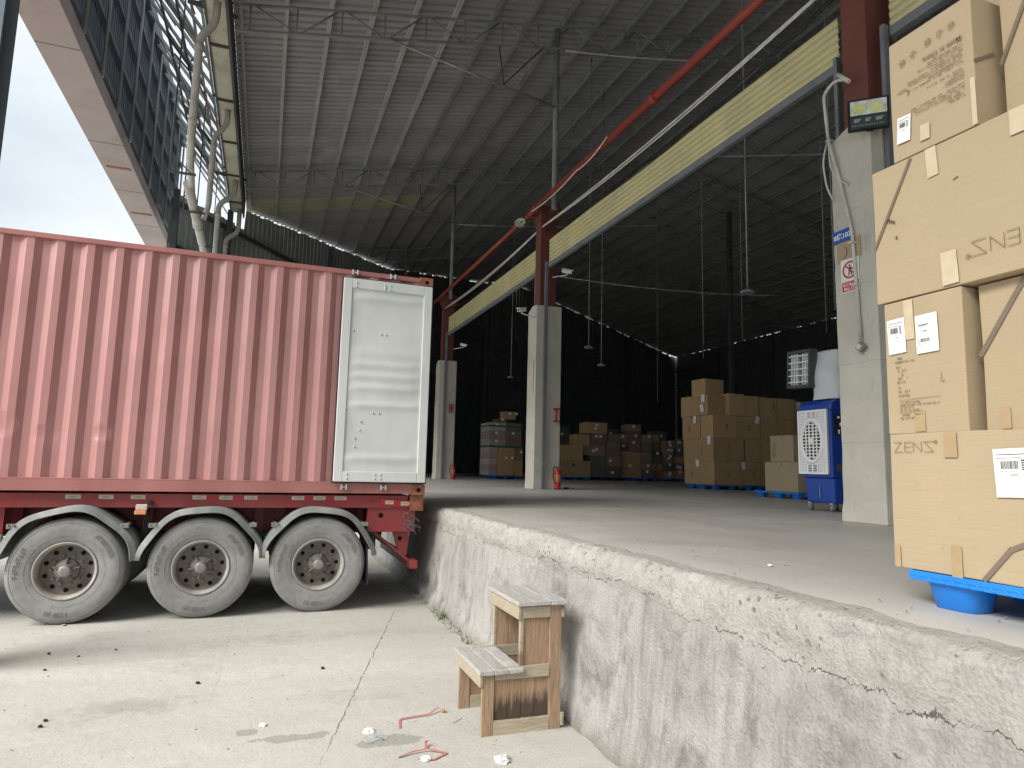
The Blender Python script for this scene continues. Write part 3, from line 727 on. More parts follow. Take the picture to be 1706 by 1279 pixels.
# inner posts
for i, (x, y) in enumerate(((20.5, 25.6),)):
    bm = NB(); box(bm, x-.1, x+.1, y-.1, y+.1, DZ, roofz(x)-.4); o = link('inner_post', bm, M_dk); 
    for v in o.data.vertices: v.co -= Vector((x, y, DZ))
    o.location = (x, y, DZ)
    tag(o, ['dark steel post in the hall behind the carton stack', 'far dark steel post deep in the hall', 'dark steel post hidden behind the nearer pillar'][i], 'post', 'dark steel posts in the hall')

# ================================================================== shipping container
ct = empty('shipping_container', (-4.2, 9.3, 1.31), 'weathered red corrugated shipping container with its white door folded open', 'container')
CX0, CX1, CY0, CY1, CZ0, CZ1 = -10.3, 1.88, 8.1, 10.54, 1.31, 4.03
def corr(bm, y, s, x0, x1, z0, z1):
    pr = []; x = x1
    seg = ((.070, 0), (.068, 1), (.070, 1), (.068, 0)); d_ = 0; pr.append((x, 0)); i = 0
    while x > x0:
        L_, tgt = seg[i % 4]; d0 = pr[-1][1]
        for q_ in (1, 2, 3): pr.append((max(x-L_*q_/3, x0-.001*q_), d0+(tgt*.036-d0)*q_/3))
        x -= L_; i += 1
    nz_ = 64; prev = None
    for x, d_ in pr:
        row = []
        for j in range(nz_+1):
            z = z0+(z1-z0)*j/nz_; q = 0
            for (dx, dz, rr, dd) in ((-1.62, 1.93, .10, .013), (-2.12, 1.90, .12, .010), (-2.5, 1.98, .14, .012), (-1.2, 3.0, .3, .006)):
                k_ = math.hypot((x-dx), (z-dz)*1.1)/rr
                if k_ < 1: q += dd*(1-k_*k_)
            q += .003*noise.noise(Vector((x*1.7, z*1.2, y)))
            row.append(bm.verts.new((x, y+s*(d_+q), z)))
        if prev:
            for a, b, c_, e in zip(prev, prev[1:], row[1:], row): bm.faces.new((a, b, c_, e))
        prev = row
bm = NB(); corr(bm, CY0+.012, 1, CX0+.1, 1.74, 1.455, 3.965); part('side_panel', ct, bm, M_cont)
bm = NB(); corr(bm, CY1-.012, -1, CX0+.1, 1.74, 1.455, 3.965); part('side_panel', ct, bm, M_cont)
bm = NB(); box(bm, CX0+.02, CX0+.05, CY0+.1, CY1-.1, 1.4, 4.0); part('end_panel', ct, bm, M_cont)
bm = NB(); box(bm, CX0+.1, CX1-.1, CY0+.03, CY1-.03, 3.985, 4.005); part('roof_panel', ct, bm, M_cont)
bm = NB(); box(bm, CX0+.1, CX1-.02, CY0+.06, CY1-.06, 1.43, 1.46); part('floor', ct, bm, M_woodb)
for y in (CY0, CY1-.06):
    bm = NB(); box(bm, CX0+.17, CX1-.16, y, y+.06, 3.962, 4.022); part('top_rail', ct, bm, M_rail, bevel=.006)
    bm = NB(); box(bm, CX0+.17, CX1-.16, y, y+.045, 1.325, 1.452); box(bm, CX0+.17, CX1-.16, y-.002 if y < 9 else y+.047, y+.05, 1.445, 1.46); part('bottom_rail', ct, bm, M_rail, bevel=.004)
for x in (CX0, CX1-.16):
    for y in (CY0, CY1-.16):
        bm = NB(); box(bm, x+.01, x+.15, y+.01, y+.13, 1.43, 3.91); part('corner_post', ct, bm, M_rail, bevel=.006)
        for z in (CZ0, CZ1-.118):
            bm = NB(); box(bm, x, x+.162, y-.004, y+.158, z, z+.122)
            lathe(bm, [(.0, -.0055), (.026, -.0055), (.026, -.003)], (x+.085, y, z+.06), 'Y', 12, mi=1)
            box(bm, x+.059, x+.111, y-.0065, y-.003, z+.045, z+.077, 1)
            part('corner_casting', ct, bm, [M_cast, M_hole], bevel=.004)
bm = NB(); box(bm, CX1-.14, CX1-.01, CY0+.14, CY1-.14, 3.90, 4.02); part('door_header', ct, bm, M_rail)
bm = NB(); box(bm, CX1-.14, CX1-.01, CY0+.14, CY1-.14, 1.32, 1.455); part('door_sill', ct, bm, M_rail)
for i in range(32):
    bm = NB(); x = CX0+.4+i*.37; box(bm, x, x+.05, CY0+.06, CY1-.06, 1.33, 1.43); part('cross_member', ct, bm, M_chas)
# open door leaves, folded back along the sides
def door(side):
    y0 = CY0-.085 if side < 0 else CY1+.035
    d_ = bpy.data.objects.new('door', None); C.objects.link(d_); d_.parent = ct; d_.location = Vector((1.86, y0, 1.45))-ct.location
    X0, X1, Z0, Z1 = .775, 1.865, 1.462, 3.90
    bm = NB(); box(bm, X0-.014, X1+.014, y0+.036, y0+.05, Z0-.016, Z1+.016); part('gasket', d_, bm, M_black)
    bm = NB()
    for a in ((X0, X0+.105, Z0, Z1), (X1-.105, X1, Z0, Z1), (X0+.105, X1-.105, Z1-.12, Z1), (X0+.105, X1-.105, Z0, Z0+.12)): box(bm, a[0], a[1], y0, y0+.045, a[2], a[3])
    part('door_frame', d_, bm, M_door, bevel=.008)
    bm = NB(); nx_, nz_ = 16, 150; g = []
    waves = [(3.68, .05, .022), (3.0, .07, .014), (2.86, .05, .018), (2.72, .05, .02), (2.58, .05, .02), (2.37, .045, .02), (1.74, .05, .02)]
    for i in range(nx_+1):
        col = []
        for j in range(nz_+1):
            x = X0+.105+(X1-X0-.21)*i/nx_; z = Z0+.12+(Z1-Z0-.24)*j/nz_
            edge = min(1, min(i, nx_-i)/2.); dd = .022
            for zc, ww, am in waves: dd -= .9*am*math.exp(-((z-zc)/ww)**2)*(.25+.75*edge)
            dd += .004*noise.noise(Vector((x*4, z*3, 8)))
            col.append(bm.verts.new((x, y0+dd, z)))
        g.append(col)
    for i in range(nx_):
        for j in range(nz_): bm.faces.new((g[i][j], g[i+1][j], g[i+1][j+1], g[i][j+1])).smooth = True
    part('door_panel', d_, bm, M_door)
    if side < 0:
        for (x, z) in ((.93, 3.85), (.93, 3.80), (1.27, 3.85), (1.27, 3.80), (1.34, 3.85), (1.34, 3.80), (1.27, 3.825), (.92, 3.26), (1.25, 3.24), (1.31, 3.24), (.88, 2.30), (1.20, 2.28), (1.27, 2.28), (1.06, 2.17), (1.05, 2.07), (1.0, 1.97), (1.0, 1.87),
                       (.93, 1.55), (.93, 1.50), (1.25, 1.55), (1.25, 1.50), (1.32, 1.55), (1.32, 1.50)):
            yy = y0+(.0 if z > 3.77 or z < 1.58 else .02)
            bm = NB(); lathe(bm, [(.0, -.013), (.008, -.011), (.013, -.004), (.013, .004)], (x, yy, z), 'Y', 10); part('bolt_head', d_, bm, M_metalb)
door(-1); door(1)
for x, z, fl in ((.87, 1.40, 1), (1.33, 1.40, 1), (.87, 3.985, -1), (1.33, 3.985, -1)):
    bm = NB(); y = CY0
    for a in (0, .055): box(bm, x+a, x+a+.022, y-.05, y-.003, z-.032, z+.032)
    box(bm, x+.022, x+.055, y-.03, y-.003, z-.01, z+.01)
    part('cam_keeper', ct, bm, M_metalb, bevel=.004)

# ================================================================== semi trailer
tr = empty('semi_trailer', (-4.2, 9.3, 0), 'red tri-axle trailer chassis with dusty dual tyres under the container', 'trailer')
for y in (8.72, 9.9):
    bm = NB(); box(bm, -10.4, 1.72, y, y+.02, .84, 1.26); box(bm, -10.4, 1.72, y-.07, y+.09, 1.26, 1.285); box(bm, -10.4, 1.72, y-.07, y+.09, .82, .84)
    part('main_beam', tr, bm, M_chas)
for y, s in ((8.19, 1), (10.44, -1)):
    bm = NB(); box(bm, -10.4, 1.70, y, y+.05, 1.15, 1.30); part('side_rail', tr, bm, M_chas, bevel=.004)
for x in (-10, -8.4, -6.8, -5.2, -3.6, -2.55, -1.1, .05, 1.2):
    bm = NB(); box(bm, x-.06, x+.06, 8.25, 10.44, 1.16, 1.28); part('cross_member', tr, bm, M_chas)
for x in (-2.42, -2.15, -1.18, -.95, .0, .24, 1.19):
    bm = NB(); box(bm, x-.035, x+.035, 8.62, 8.7, .82, 1.28); box(bm, x-.05, x+.05, 8.615, 8.625, .82, 1.28); part('stiffener', tr, bm, M_chas)
for x in (-1.06, .12, 1.3):
    bm = NB(); box(bm, x-.09, x+.09, 8.58, 8.74, .62, .84); lathe(bm, [(.05, -.03), (.05, .02)], (x, 8.57, .73), 'Y', 14); part('spring_hanger', tr, bm, M_dk)
bm = NB(); box(bm, -5.2, -2.44, 8.28, 8.30, .885, 1.15); part('side_plate', tr, bm, M_chas)
# rear outer box plate with holes
bm = NB(); box(bm, 1.22, 1.80, 8.22, 8.26, .865, 1.155); box(bm, 1.22, 1.80, 8.26, 8.34, .865, .88); box(bm, 1.22, 1.24, 8.26, 8.6, .865, 1.155)
part('rear_side_plate', tr, bm, M_chas, bevel=.003)
bm = NB(); lathe(bm, [(0, -.004), (.03, -.004), (.03, 0)], (1.38, 8.22, 1.06), 'Y', 14); part('plate_hole', tr, bm, M_hole)
bm = NB(); bar(bm, (1.36, 8.185, 1.225), (1.78, 8.185, 1.195), .02, .075); part('light_board', tr, bm, M_taper)
bm = NB(); box(bm, 1.70, 1.80, 8.3, 10.4, .9, 1.28); part('rear_beam', tr, bm, M_chas)
for y in (8.16, 10.36):
    bm = NB(); box(bm, 1.72, 1.885, y, y+.14, 1.12, 1.305); box(bm, 1.755, 1.86, y-.006, y, 1.15, 1.235); part('twist_lock_box', tr, bm, M_cast, bevel=.006)
for y in (8.35, 10.25):
    bm = NB(); bar(bm, (1.30, y, .87), (1.82, y, .46), .03, .06, upv=(0, 1, 0)); part('bumper_strut', tr, bm, M_chas)
    bm = NB(); f = [(1.55, .87), (1.77, .87), (1.74, .56), (1.66, .56)]
    vs = [[bm.verts.new((a, y+o_, b)) for a, b in f] for o_ in (.0, .05)]
    bm.faces.new(vs[0]); bm.faces.new(vs[1][::-1])
    for i in range(4): bm.faces.new((vs[0][i], vs[0][(i+1) % 4], vs[1][(i+1) % 4], vs[1][i]))
    lathe(bm, [(0, -.004), (.026, -.004), (.026, 0)], (1.65, y, .77), 'Y', 12, mi=1)
    part('bumper_bracket', tr, bm, [M_chas, M_hole])
    bm = NB(); bar(bm, (1.22, y+.2, .9), (1.62, y+.2, .62), .05, .05, upv=(0, 1, 0)); part('rear_stay', tr, bm, M_dk)
bm = NB(); box(bm, 1.76, 1.85, 8.2, 10.4, .42, .52); part('underrun_bar', tr, bm, M_chas, bevel=.006)
bm = NB(); rr_ = random.Random(4)
for i in range(16):
    a = Vector((1.70+rr_.uniform(-.06, .06), 8.19, .98+rr_.uniform(-.08, .12))); pts = [a]
    for j in range(4): pts.append(pts[-1]+Vector((rr_.uniform(-.03, .06), rr_.uniform(-.02, .01), rr_.uniform(-.06, .03))))
    tube(bm, pts, .0035, 5)
part('tangled_wire', tr, bm, M_grey)
for i, x in enumerate((-1.83, -1.53, -1.23, -.63, -.36, -.10, .41, .65, .89, 1.47, 1.66)):
    bm = NB(); z = 1.262 if i < 9 else 1.225-(x-1.36)*.07; yy = 8.187 if i < 9 else 8.172
    box(bm, x-.07 if i < 9 else x-.05, x+.07 if i < 9 else x+.05, yy, yy+.003, z-.022, z+.022)
    for j in range(5): box(bm, x-.035+j*.014, x-.027+j*.014, yy-.001, yy, z-.006, z+.006, 1)
    part('reflective_tape', tr, bm, [M_tapew, M_inkb])
for a, b in ((-.63, -.10), (.41, 1.0)):
    bm = NB(); box(bm, a, b, 8.1885, 8.19, 1.24, 1.284); part('red_tape', tr, bm, M_taper)
bm = NB(); box(bm, -1.23, -1.12, 8.08, 8.13, 1.13, 1.19); part('side_marker_lamp', tr, bm, M_tapew, bevel=.008)
bm = NB(); box(bm, -1.235, -1.125, 8.06, 8.12, 1.085, 1.128); part('marker_lens', tr, bm, M_orange, bevel=.008)
bm = NB(); bar(bm, (-1.10, 8.12, 1.2), (-1.12, 8.6, 1.2), .04, .04)
for i in range(3): tube(bm, bend([(-1.12-.02*i, 8.3, 1.2), (-1.13-.02*i, 8.28, .9), (-1.18, 8.35, .7)], .1), .008, 6)
part('lamp_cable', tr, bm, M_black)
bm = NB(); box(bm, -5.2, -2.42, 8.2, 8.26, .79, .88); part('side_guard', tr, bm, M_fend, bevel=.005)
bm = NB(); box(bm, -5.0, -2.6, 8.35, 8.9, .55, .78); part('tool_box', tr, bm, M_dk)
for y in (8.7, 9.9):
    bm = NB(); box(bm, -8.3, -8.18, y-.06, y+.06, .05, .84); box(bm, -8.42, -8.06, y-.15, y+.15, 0.012, .05); part('landing_leg', tr, bm, M_dk)
for x in (-7.2, -9.4):
    bm = NB(); box(bm, x-.06, x+.06, 8.74, 9.9, .95, 1.05); part('cross_member', tr, bm, M_chas)

def tyre_bm(y0, w_, s):
    """s=-1: outer face towards -Y"""
    bm = NB(); Rr = .525
    pr = [(.282, .02), (.30, .004), (.33, .0), (.40, -.012), (.46, -.010), (.495, .004), (.513, .022), (.521, .035)]
    body = [(r, h) for r, h in pr]
    for i in range(5):
        h = .045+i*.046
        body += [(.525, h), (.525, h+.034), (.514, h+.036), (.514, h+.044)]
    body += [(.521, w_-.035), (.513, w_-.022), (.495, w_-.004), (.46, w_+.010), (.40, w_+.012), (.33, w_), (.282, w_-.02)]
    lathe(bm, body, (0, y0, 0), 'Y', 72, closed=True)
    for rr, dep in ((.352, .0025), (.478, .003)):
        hh = {.352: -.0035, .478: -.004}[rr]
        lathe(bm, [(rr-.004, hh+.006), (rr-.002, hh-dep), (rr+.002, hh-dep), (rr+.004, hh+.006)], (0, y0, 0), 'Y', 64, closed=True)
    # raised moulded marks on the side wall
    rg = random.Random(int(y0*100))
    for a0, n in ((.35, 8), (2.6, 9), (4.4, 6)):
        for i in range(n):
            a = a0+i*.082; M = Matrix.Rotation(-a, 4, 'Y') @ Matrix.Translation((.425, y0-.0135, 0)) @ Matrix.Rotation(R(90), 4, 'X')
            t_ = rg.choice(((0, 1, 3), (0, 2, 4), (1, 2, 3), (0, 3, 4)))
            if 0 in t_: box(bm, -.022, .022, -.012, -.007, -.003, .003, 0, M)
            if 1 in t_: box(bm, .017, .022, -.012, .010, -.003, .003, 0, M)
            if 2 in t_: box(bm, -.003, .003, -.012, .010, -.003, .003, 0, M)
            if 3 in t_: box(bm, -.022, .022, .006, .011, -.003, .003, 0, M)
            if 4 in t_: box(bm, -.022, -.017, -.012, .010, -.003, .003, 0, M)
    return bm
def rim_bm(y0):
    bm = NB()
    lathe(bm, [(.286, .018), (.288, .004), (.282, -.002), (.272, .002), (.262, .018), (.252, .045), (.246, .12), (.244, .16)], (0, y0, 0), 'Y', 56, caps=False)
    return bm
def disc_bm(y0, rot):
    bm = NB()
    lathe(bm, [(.246, .10), (.236, .115), (.205, .125), (.185, .118), (.165, .105), (.13, .10), (.001, .10)], (0, y0, 0), 'Y', 48, caps=False)
    for i in range(10):
        a = rot+i*math.pi/5; c_, s_ = math.cos(a), math.sin(a)
        lathe(bm, [(0, -.006), (.022, -.006), (.022, .0)], (c_*.206, y0+.122, s_*.206), 'Y', 12, mi=1)
        a += .3; c_, s_ = math.cos(a), math.sin(a)
        lathe(bm, [(0, -.03), (.013, -.03), (.015, -.012), (.015, 0)], (c_*.146, y0+.103, s_*.146), 'Y', 6, mi=0, smooth=False)
    return bm
def hub_bm(y0, rot):
    bm = NB()
    lathe(bm, [(.112, .10), (.108, .06), (.078, .045), (.062, .02), (.058, -.02), (.05, -.03), (0, -.03)], (0, y0, 0), 'Y', 32)
    for i in range(5):
        a = rot+i*math.pi*2/5; M = Matrix.Rotation(-a, 4, 'Y')
        box(bm, .05, .125, y0+.02, y0+.10, -.006, .006, 0, M)
    return bm
def cap_bm(y0):
    bm = NB(); lathe(bm, [(.058, -.024), (.056, -.036), (.045, -.042), (0, -.042)], (0, y0, 0), 'Y', 24)
    for i in range(6):
        M = Matrix.Rotation(i*math.pi/3, 4, 'Y'); box(bm, .018, .034, y0-.0455, y0-.041, -.004, .004, 0, M)
    return bm
def wheel(x, y0, rot, outer=True, flip=False):
    w_ = bpy.data.objects.new('wheel', None); C.objects.link(w_); w_.parent = tr
    w_.location = Vector((x, y0, .527))-tr.location
    if flip: w_.scale = (1, 1, 1); w_.rotation_euler = (0, 0, math.pi)
    link('tyre', tyre_bm(0, .27, -1), M_tyre, w_); link('rim', rim_bm(0), M_rim, w_)
    if outer:
        link('disc', disc_bm(0, rot), [M_disc, M_hole], w_); link('hub', hub_bm(0, rot), M_disc, w_); link('hub_cap', cap_bm(0), M_hub, w_)
def fender(x, y0, y1, rot=0):
    bm = NB(); n = 28; a0, a1 = R(8), R(172); Rr = .635; prev = None
    for i in range(n+1):
        a = a0+(a1-a0)*i/n; q = .012*math.sin(a*7+x)
        c_, s_ = math.cos(a), math.sin(a); row = []
        for (dr, yy) in ((-.045, y0), (-.04, y0+.012), (0, y0+.016), (.012, y0+.03), (.012, y1-.03), (0, y1-.016), (-.045, y1)):
            row.append(bm.verts.new((x+c_*(Rr+dr+q), yy, .53+s_*(Rr+dr+q))))
        if prev:
            for j in range(6): bm.faces.new((prev[j], prev[j+1], row[j+1], row[j])).smooth = True
        prev = row
    f_ = part('fender', tr, bm, M_fend)
    so = f_.modifiers.new('thick', 'SOLIDIFY'); so.thickness = .008
    for a in (R(42), R(138)):
        bm = NB(); px, pz = x+math.cos(a)*.665, .53+math.sin(a)*.665
        box(bm, px-.04, px+.04, y0+.02, y0+.07, pz-.022, pz+.022); tube(bm, [(px, y0+.05, pz), (px, y0+.6, pz)], .018, 8)
        for dx in (-.025, .025): tube(bm, [(px+dx, y0-.005, pz+.01), (px+dx, y0+.03, pz+.01)], .009, 6)
        part('fender_clamp', tr, bm, M_hub)
for i, x in enumerate((-1.80, -.55, .67)):
    wheel(x, 8.03, .3+i*.5); wheel(x, 8.36, 0, False)
    wheel(x, 10.62, .1, True, True); wheel(x, 10.29, 0, False, True)
    fender(x, 7.99, 8.62); fender(x, 10.02, 10.66)
    bm = NB(); tube(bm, [(x, 8.3, .527), (x, 10.3, .527)], .07, 16); box(bm, x-.09, x+.09, 8.75, 8.9, .4, .62); box(bm, x-.09, x+.09, 9.76, 9.9, .4, .62); part('axle', tr, bm, M_dk)
    bm = NB()
    for y in (8.8, 9.82):
        for j in range(6): box(bm, x-.5+j*.05, x+.5-j*.05, y-.045, y+.045, .63+j*.02, .648+j*.02)
    part('leaf_spring', tr, bm, M_dk)
bm = NB(); box(bm, 1.20, 1.212, 8.0, 8.62, .28, .72)
for v in bm.verts: v.co.x += (.72-v.co.z)*.05
part('mud_flap', tr, bm, M_black); bm = NB(); box(bm, 1.20, 1.212, 10.02, 10.66, .28, .72); part('mud_flap', tr, bm, M_black)

# ================================================================== step stool
st = empty('step_stool', (1.65, 4.42, 0), 'homemade two step plank stool standing against the dock wall', 'stool')
def plank(x0, x1, y0, y1, z0, z1, m=None, nm='plank', bev=.003, j=.002):
    q = lambda: random.uniform(-j, j)
    bm = NB(); vs = box(bm, x0, x1, y0, y1, z0, z1)
    for v in vs: v.co += Vector((q(), q(), q()))
    part(nm, st, bm, m or M_wood, bevel=bev)
YF, YB = 4.16, 4.70
for y, yy in ((YF, 1), (YB-.025, -1)):
    plank(1.385, 1.465, y, y+.025, 0, .375, None, 'post'); plank(1.845, 1.925, y, y+.025, .0, .79, None, 'post')
    yi = y+.008 if y < 4.3 else y-.008
    for i in range(4): plank(1.466+i*.0948, 1.559+i*.0948, yi+.012, yi+.027, .08 if y > 4.3 else .085, .70 if i > 1 else .37, M_woodb)
    for i in range(2): pass
    plank(1.467, 1.843, y-.001, y+.022, .0, .085, M_woodr, 'rail'); plank(1.467, 1.843, y-.004, y+.022, .335, .41, M_woodr, 'rail'); plank(1.645, 1.843, y-.003, y+.022, .705, .775, M_woodr, 'rail')
    plank(1.632, 1.655, y, y+.03, .41, .775, M_woodr, 'post')
plank(1.365, 1.385, YF-.01, YB+.01, .30, .375, M_woodr, 'rail'); plank(1.615, 1.635, YF-.012, YB+.01, .70, .785, M_woodr, 'rail')
plank(1.925, 1.945, YF-.01, YB+.01, .70, .77, M_woodr, 'rail'); plank(1.925, 1.945, YF-.01, YB+.01, .02, .10, M_woodr, 'rail')
plank(1.62, 1.64, YF+.03, YB-.03, .30, .375, M_woodr, 'rail')
for i in range(3):
    plank(1.355+i*.099, 1.452+i*.099, YF-.035, YB+.035+random.uniform(-.01, .01), .377, .405, M_woodg, 'step_board', .004)
    plank(1.602+i*.118, 1.718+i*.118, YF-.035, YB+.035+random.uniform(-.01, .01), .787, .815, M_woodg, 'step_board', .004)

# ================================================================== pallets
def pallet(x, y, lx, ly, label, rz=0, z=DZ, group='blue plastic pallets'):
    p = empty('plastic_pallet', (x, y, z), label, 'pallet', group, rz)
    bm = NB(); box(bm, -lx/2, lx/2, -ly/2, ly/2, .118, .14); box(bm, -lx/2, lx/2, -ly/2, -ly/2+.03, .102, .118); box(bm, -lx/2, lx/2, ly/2-.03, ly/2, .102, .118); box(bm, -lx/2, -lx/2+.03, -ly/2+.03, ly/2-.03, .102, .118); box(bm, lx/2-.03, lx/2, -ly/2+.03, ly/2-.03, .102, .118)
    n = int(ly/.05)
    for i in range(n):
        yy = -ly/2+.03+i*.05; bar(bm, (-lx/2-.002, yy, .105), (-lx/2-.002, yy+.03, .132), .006, .008, upv=(1, 0, 0))
    n = int(lx/.05)
    for i in range(n):
        xx = -lx/2+.03+i*.05; bar(bm, (xx, -ly/2-.002, .105), (xx+.03, -ly/2-.002, .132), .006, .008, upv=(0, 1, 0))
    link('deck', bm, M_palb, p, bevel=.004)
    for fx in (-1, 0, 1):
        for fy in (-1, 0, 1):
            bm = NB(); cx, cy = fx*(lx/2-.115), fy*(ly/2-.15); rings = []
            for zz, sc_k in ((.119, 1.3), (.108, 1.15), (.095, 1.06), (.002, .84), (.0, .80)):
                ring = []
                for j in range(24):
                    a = 2*math.pi*j/24; c_, s_ = math.cos(a), math.sin(a)
                    ring.append(bm.verts.new((cx+.085*sc_k*math.copysign(abs(c_)**.55, c_), cy+.105*sc_k*math.copysign(abs(s_)**.55, s_), zz)))
                rings.append(ring)
            for a, b in zip(rings, rings[1:]):
                for j in range(24): bm.faces.new((a[j], a[(j+1) % 24], b[(j+1) % 24], b[j])).smooth = True
            bm.faces.new(rings[-1]); link('foot', bm, M_palb, p)
    return p
def carton(x0, x1, y0, y1, z0, z1, label, mat=None, group=None, name='carton', rz=0, fancy=False, tape=True, cat='carton', bul=.006):
    if fancy: bul = .0008
    cx, cy = (x0+x1)/2, (y0+y1)/2
    o = empty(name, (cx, cy, z0), label, cat, group, rz); a, b, h = (x1-x0)/2, (y1-y0)/2, z1-z0
    bm = NB(); n = 8 if fancy else 3
    bmesh.ops.create_cube(bm, size=1)
    bmesh.ops.subdivide_edges(bm, edges=bm.edges, cuts=n, use_grid_fill=True)
    sd_ = random.uniform(0, 90)
    for v in bm.verts:
        x, y, z = v.co; fx, fy, fz = 1-(2*x)**4, 1-(2*y)**4, 1-(2*z)**4
        X_, Y_, Z_ = x*2*a, y*2*b, (z+.5)*h
        q = bul*(1+noise.noise(Vector((X_*3+sd_, Y_*3, Z_*3))))
        if abs(x) > .499: X_ += math.copysign(q*fy*fz, x)
        if abs(y) > .499: Y_ += math.copysign(q*fx*fz, y)
        if z > .499: Z_ -= q*.5*fx*fy
        if fancy:
            q_ = noise.noise_vector(Vector((X_*2.2+sd_, Y_*2.2, Z_*2.2)))*.005; X_ += q_.x*(1 if abs(x) > .499 else .2)*.5; Y_ += q_.y; Z_ += q_.z
        v.co = (X_, Y_, Z_)
    link('carton_body', bm, mat or M_card, o, bevel=.004 if fancy else .006)
    if tape:
        bm = NB(); t = .03; q = bul*2+.001
        box(bm, -a-q-.001, -a-q*.2, -t, t, h-.09, h-.002); box(bm, -t*1.2, t*1.2, -b-q, -b-q*.3, h-.08, h-.003) if not fancy else None
        box(bm, -a, a, -t, t, h-.001, h+.0015)
        link('tape', bm, M_tapeb, o)
    return o
def onface(o, nm, bm, mats, label=None):
    """detail modelled in world space, parented to an unrotated box"""
    return part(nm, o, bm, mats, label=label)
XF = 2.6065
def FM(y, z, off=0): return Matrix.Translation((XF-off, y, z)) @ FX      # local x runs to the viewer's right on the -X faces
# ---------- foreground stack of big cartons
pallet(3.17, 1.45, 1.16, 1.34, 'bright blue pallet carrying the big cartons in the right foreground')
G = 'big cartons stacked in the right foreground'
A_ = carton(2.6, 3.5, .70, 2.19, 1.292, 1.862, 'lowest big carton in the foreground stack, marked at its top left corner', group=G, fancy=True, tape=False)
B_ = carton(2.6, 3.1, 1.83, 2.19, 1.864, 2.452, 'narrow carton with two white shipping labels side by side', group=G, fancy=True, tape=False)
C_ = carton(2.66, 3.5, .75, 1.80, 1.864, 2.452, 'carton with a diagonal dark stripe beside the twice labelled narrow carton', group=G, fancy=True, tape=False)
D_ = carton(2.6, 3.5, .70, 2.22, 2.456, 3.085, 'large carton with upside down brand lettering, third layer of the foreground stack', group=G, fancy=True, tape=False)
E_ = carton(2.6, 3.0, 1.72, 2.10, 3.089, 3.66, 'upright carton printed upside down with icons and fine lines, one tilted label', group=G, fancy=True, tape=False)
F_ = carton(2.72, 3.5, .80, 1.685, 3.089, 3.72, 'plain tan carton with a diagonal stripe right of the upright printed carton', group=G, fancy=True, tape=False)
G_ = carton(2.9, 3.6, .9, 1.95, 3.724, 4.2, 'topmost carton of the foreground stack, cut by the top of the view', group=G, fancy=True, tape=False)
D_.children[0]; 
def logo(o, y, z, s, flip=False, off=.012):
    M = FM(y, z, off)
    if flip: M = M @ Matrix.Rotation(math.pi, 4, 'Z')
    bm = NB(); W_ = .0024*s/.06
    stroke(bm, M, [(0, s), (s*.85, s), (.05*s, 0), (s*.95, 0)], W_)
    stroke(bm, M, [(s*1.25, s), (s*1.25, 0), (s*2.0, 0)], W_); stroke(bm, M, [(s*1.25, s), (s*2.0, s)], W_); stroke(bm, M, [(s*1.25, s*.5), (s*1.95, s*.5)], W_)
    stroke(bm, M, [(s*2.2, 0), (s*2.2, s), (s*3.1, 0), (s*3.1, s)], W_)
    stroke(bm, M, [(s*4.4, s), (s*3.4, s), (s*4.35, 0), (s*3.4, 0)], W_)
    a = [(s*4.62+.16*s*math.cos(i*math.pi/6), s*.95+.16*s*math.sin(i*math.pi/6)) for i in range(13)]
    stroke(bm, M, a, W_*.6); stroke(bm, M, [(s*4.57, s*.87), (s*4.57, s*1.03), (s*4.66, s*1.0), (s*4.57, s*.95), (s*4.67, s*.87)], W_*.5)
    onface(o, 'printed_logo', bm, M_inkb)
logo(A_, 2.165, 1.785, .042)
logo(D_, 1.52, 2.615, .058, True)
def tapeat(o, y, z, w_, h_, m=M_tapeb, rot=0, off=.013):
    M = FM(y, z, off) @ Matrix.Rotation(rot, 4, 'Z'); bm = NB(); slab(bm, M, [(0, 0), (w_, 0), (w_*.98, h_), (w_*.02, h_*1.01)], .0008); onface(o, 'tape', bm, m)
def stripe(o, pts, w_=.018, off=.013):
    bm = NB(); stroke(bm, FM(0, 0, off), [(-a, b) for a, b in pts], w_, t=.0008); onface(o, 'printed_stripe', bm, M_stripe)
tapeat(A_, 1.935, 1.76, .055, .10); tapeat(A_, 1.93, 1.29, .045, .12, M_tapeb); tapeat(A_, 2.185, 1.295, .03, .09)
stripe(A_, [(1.80, 1.30), (1.70, 1.42), (1.62, 1.46)], .018, .012)
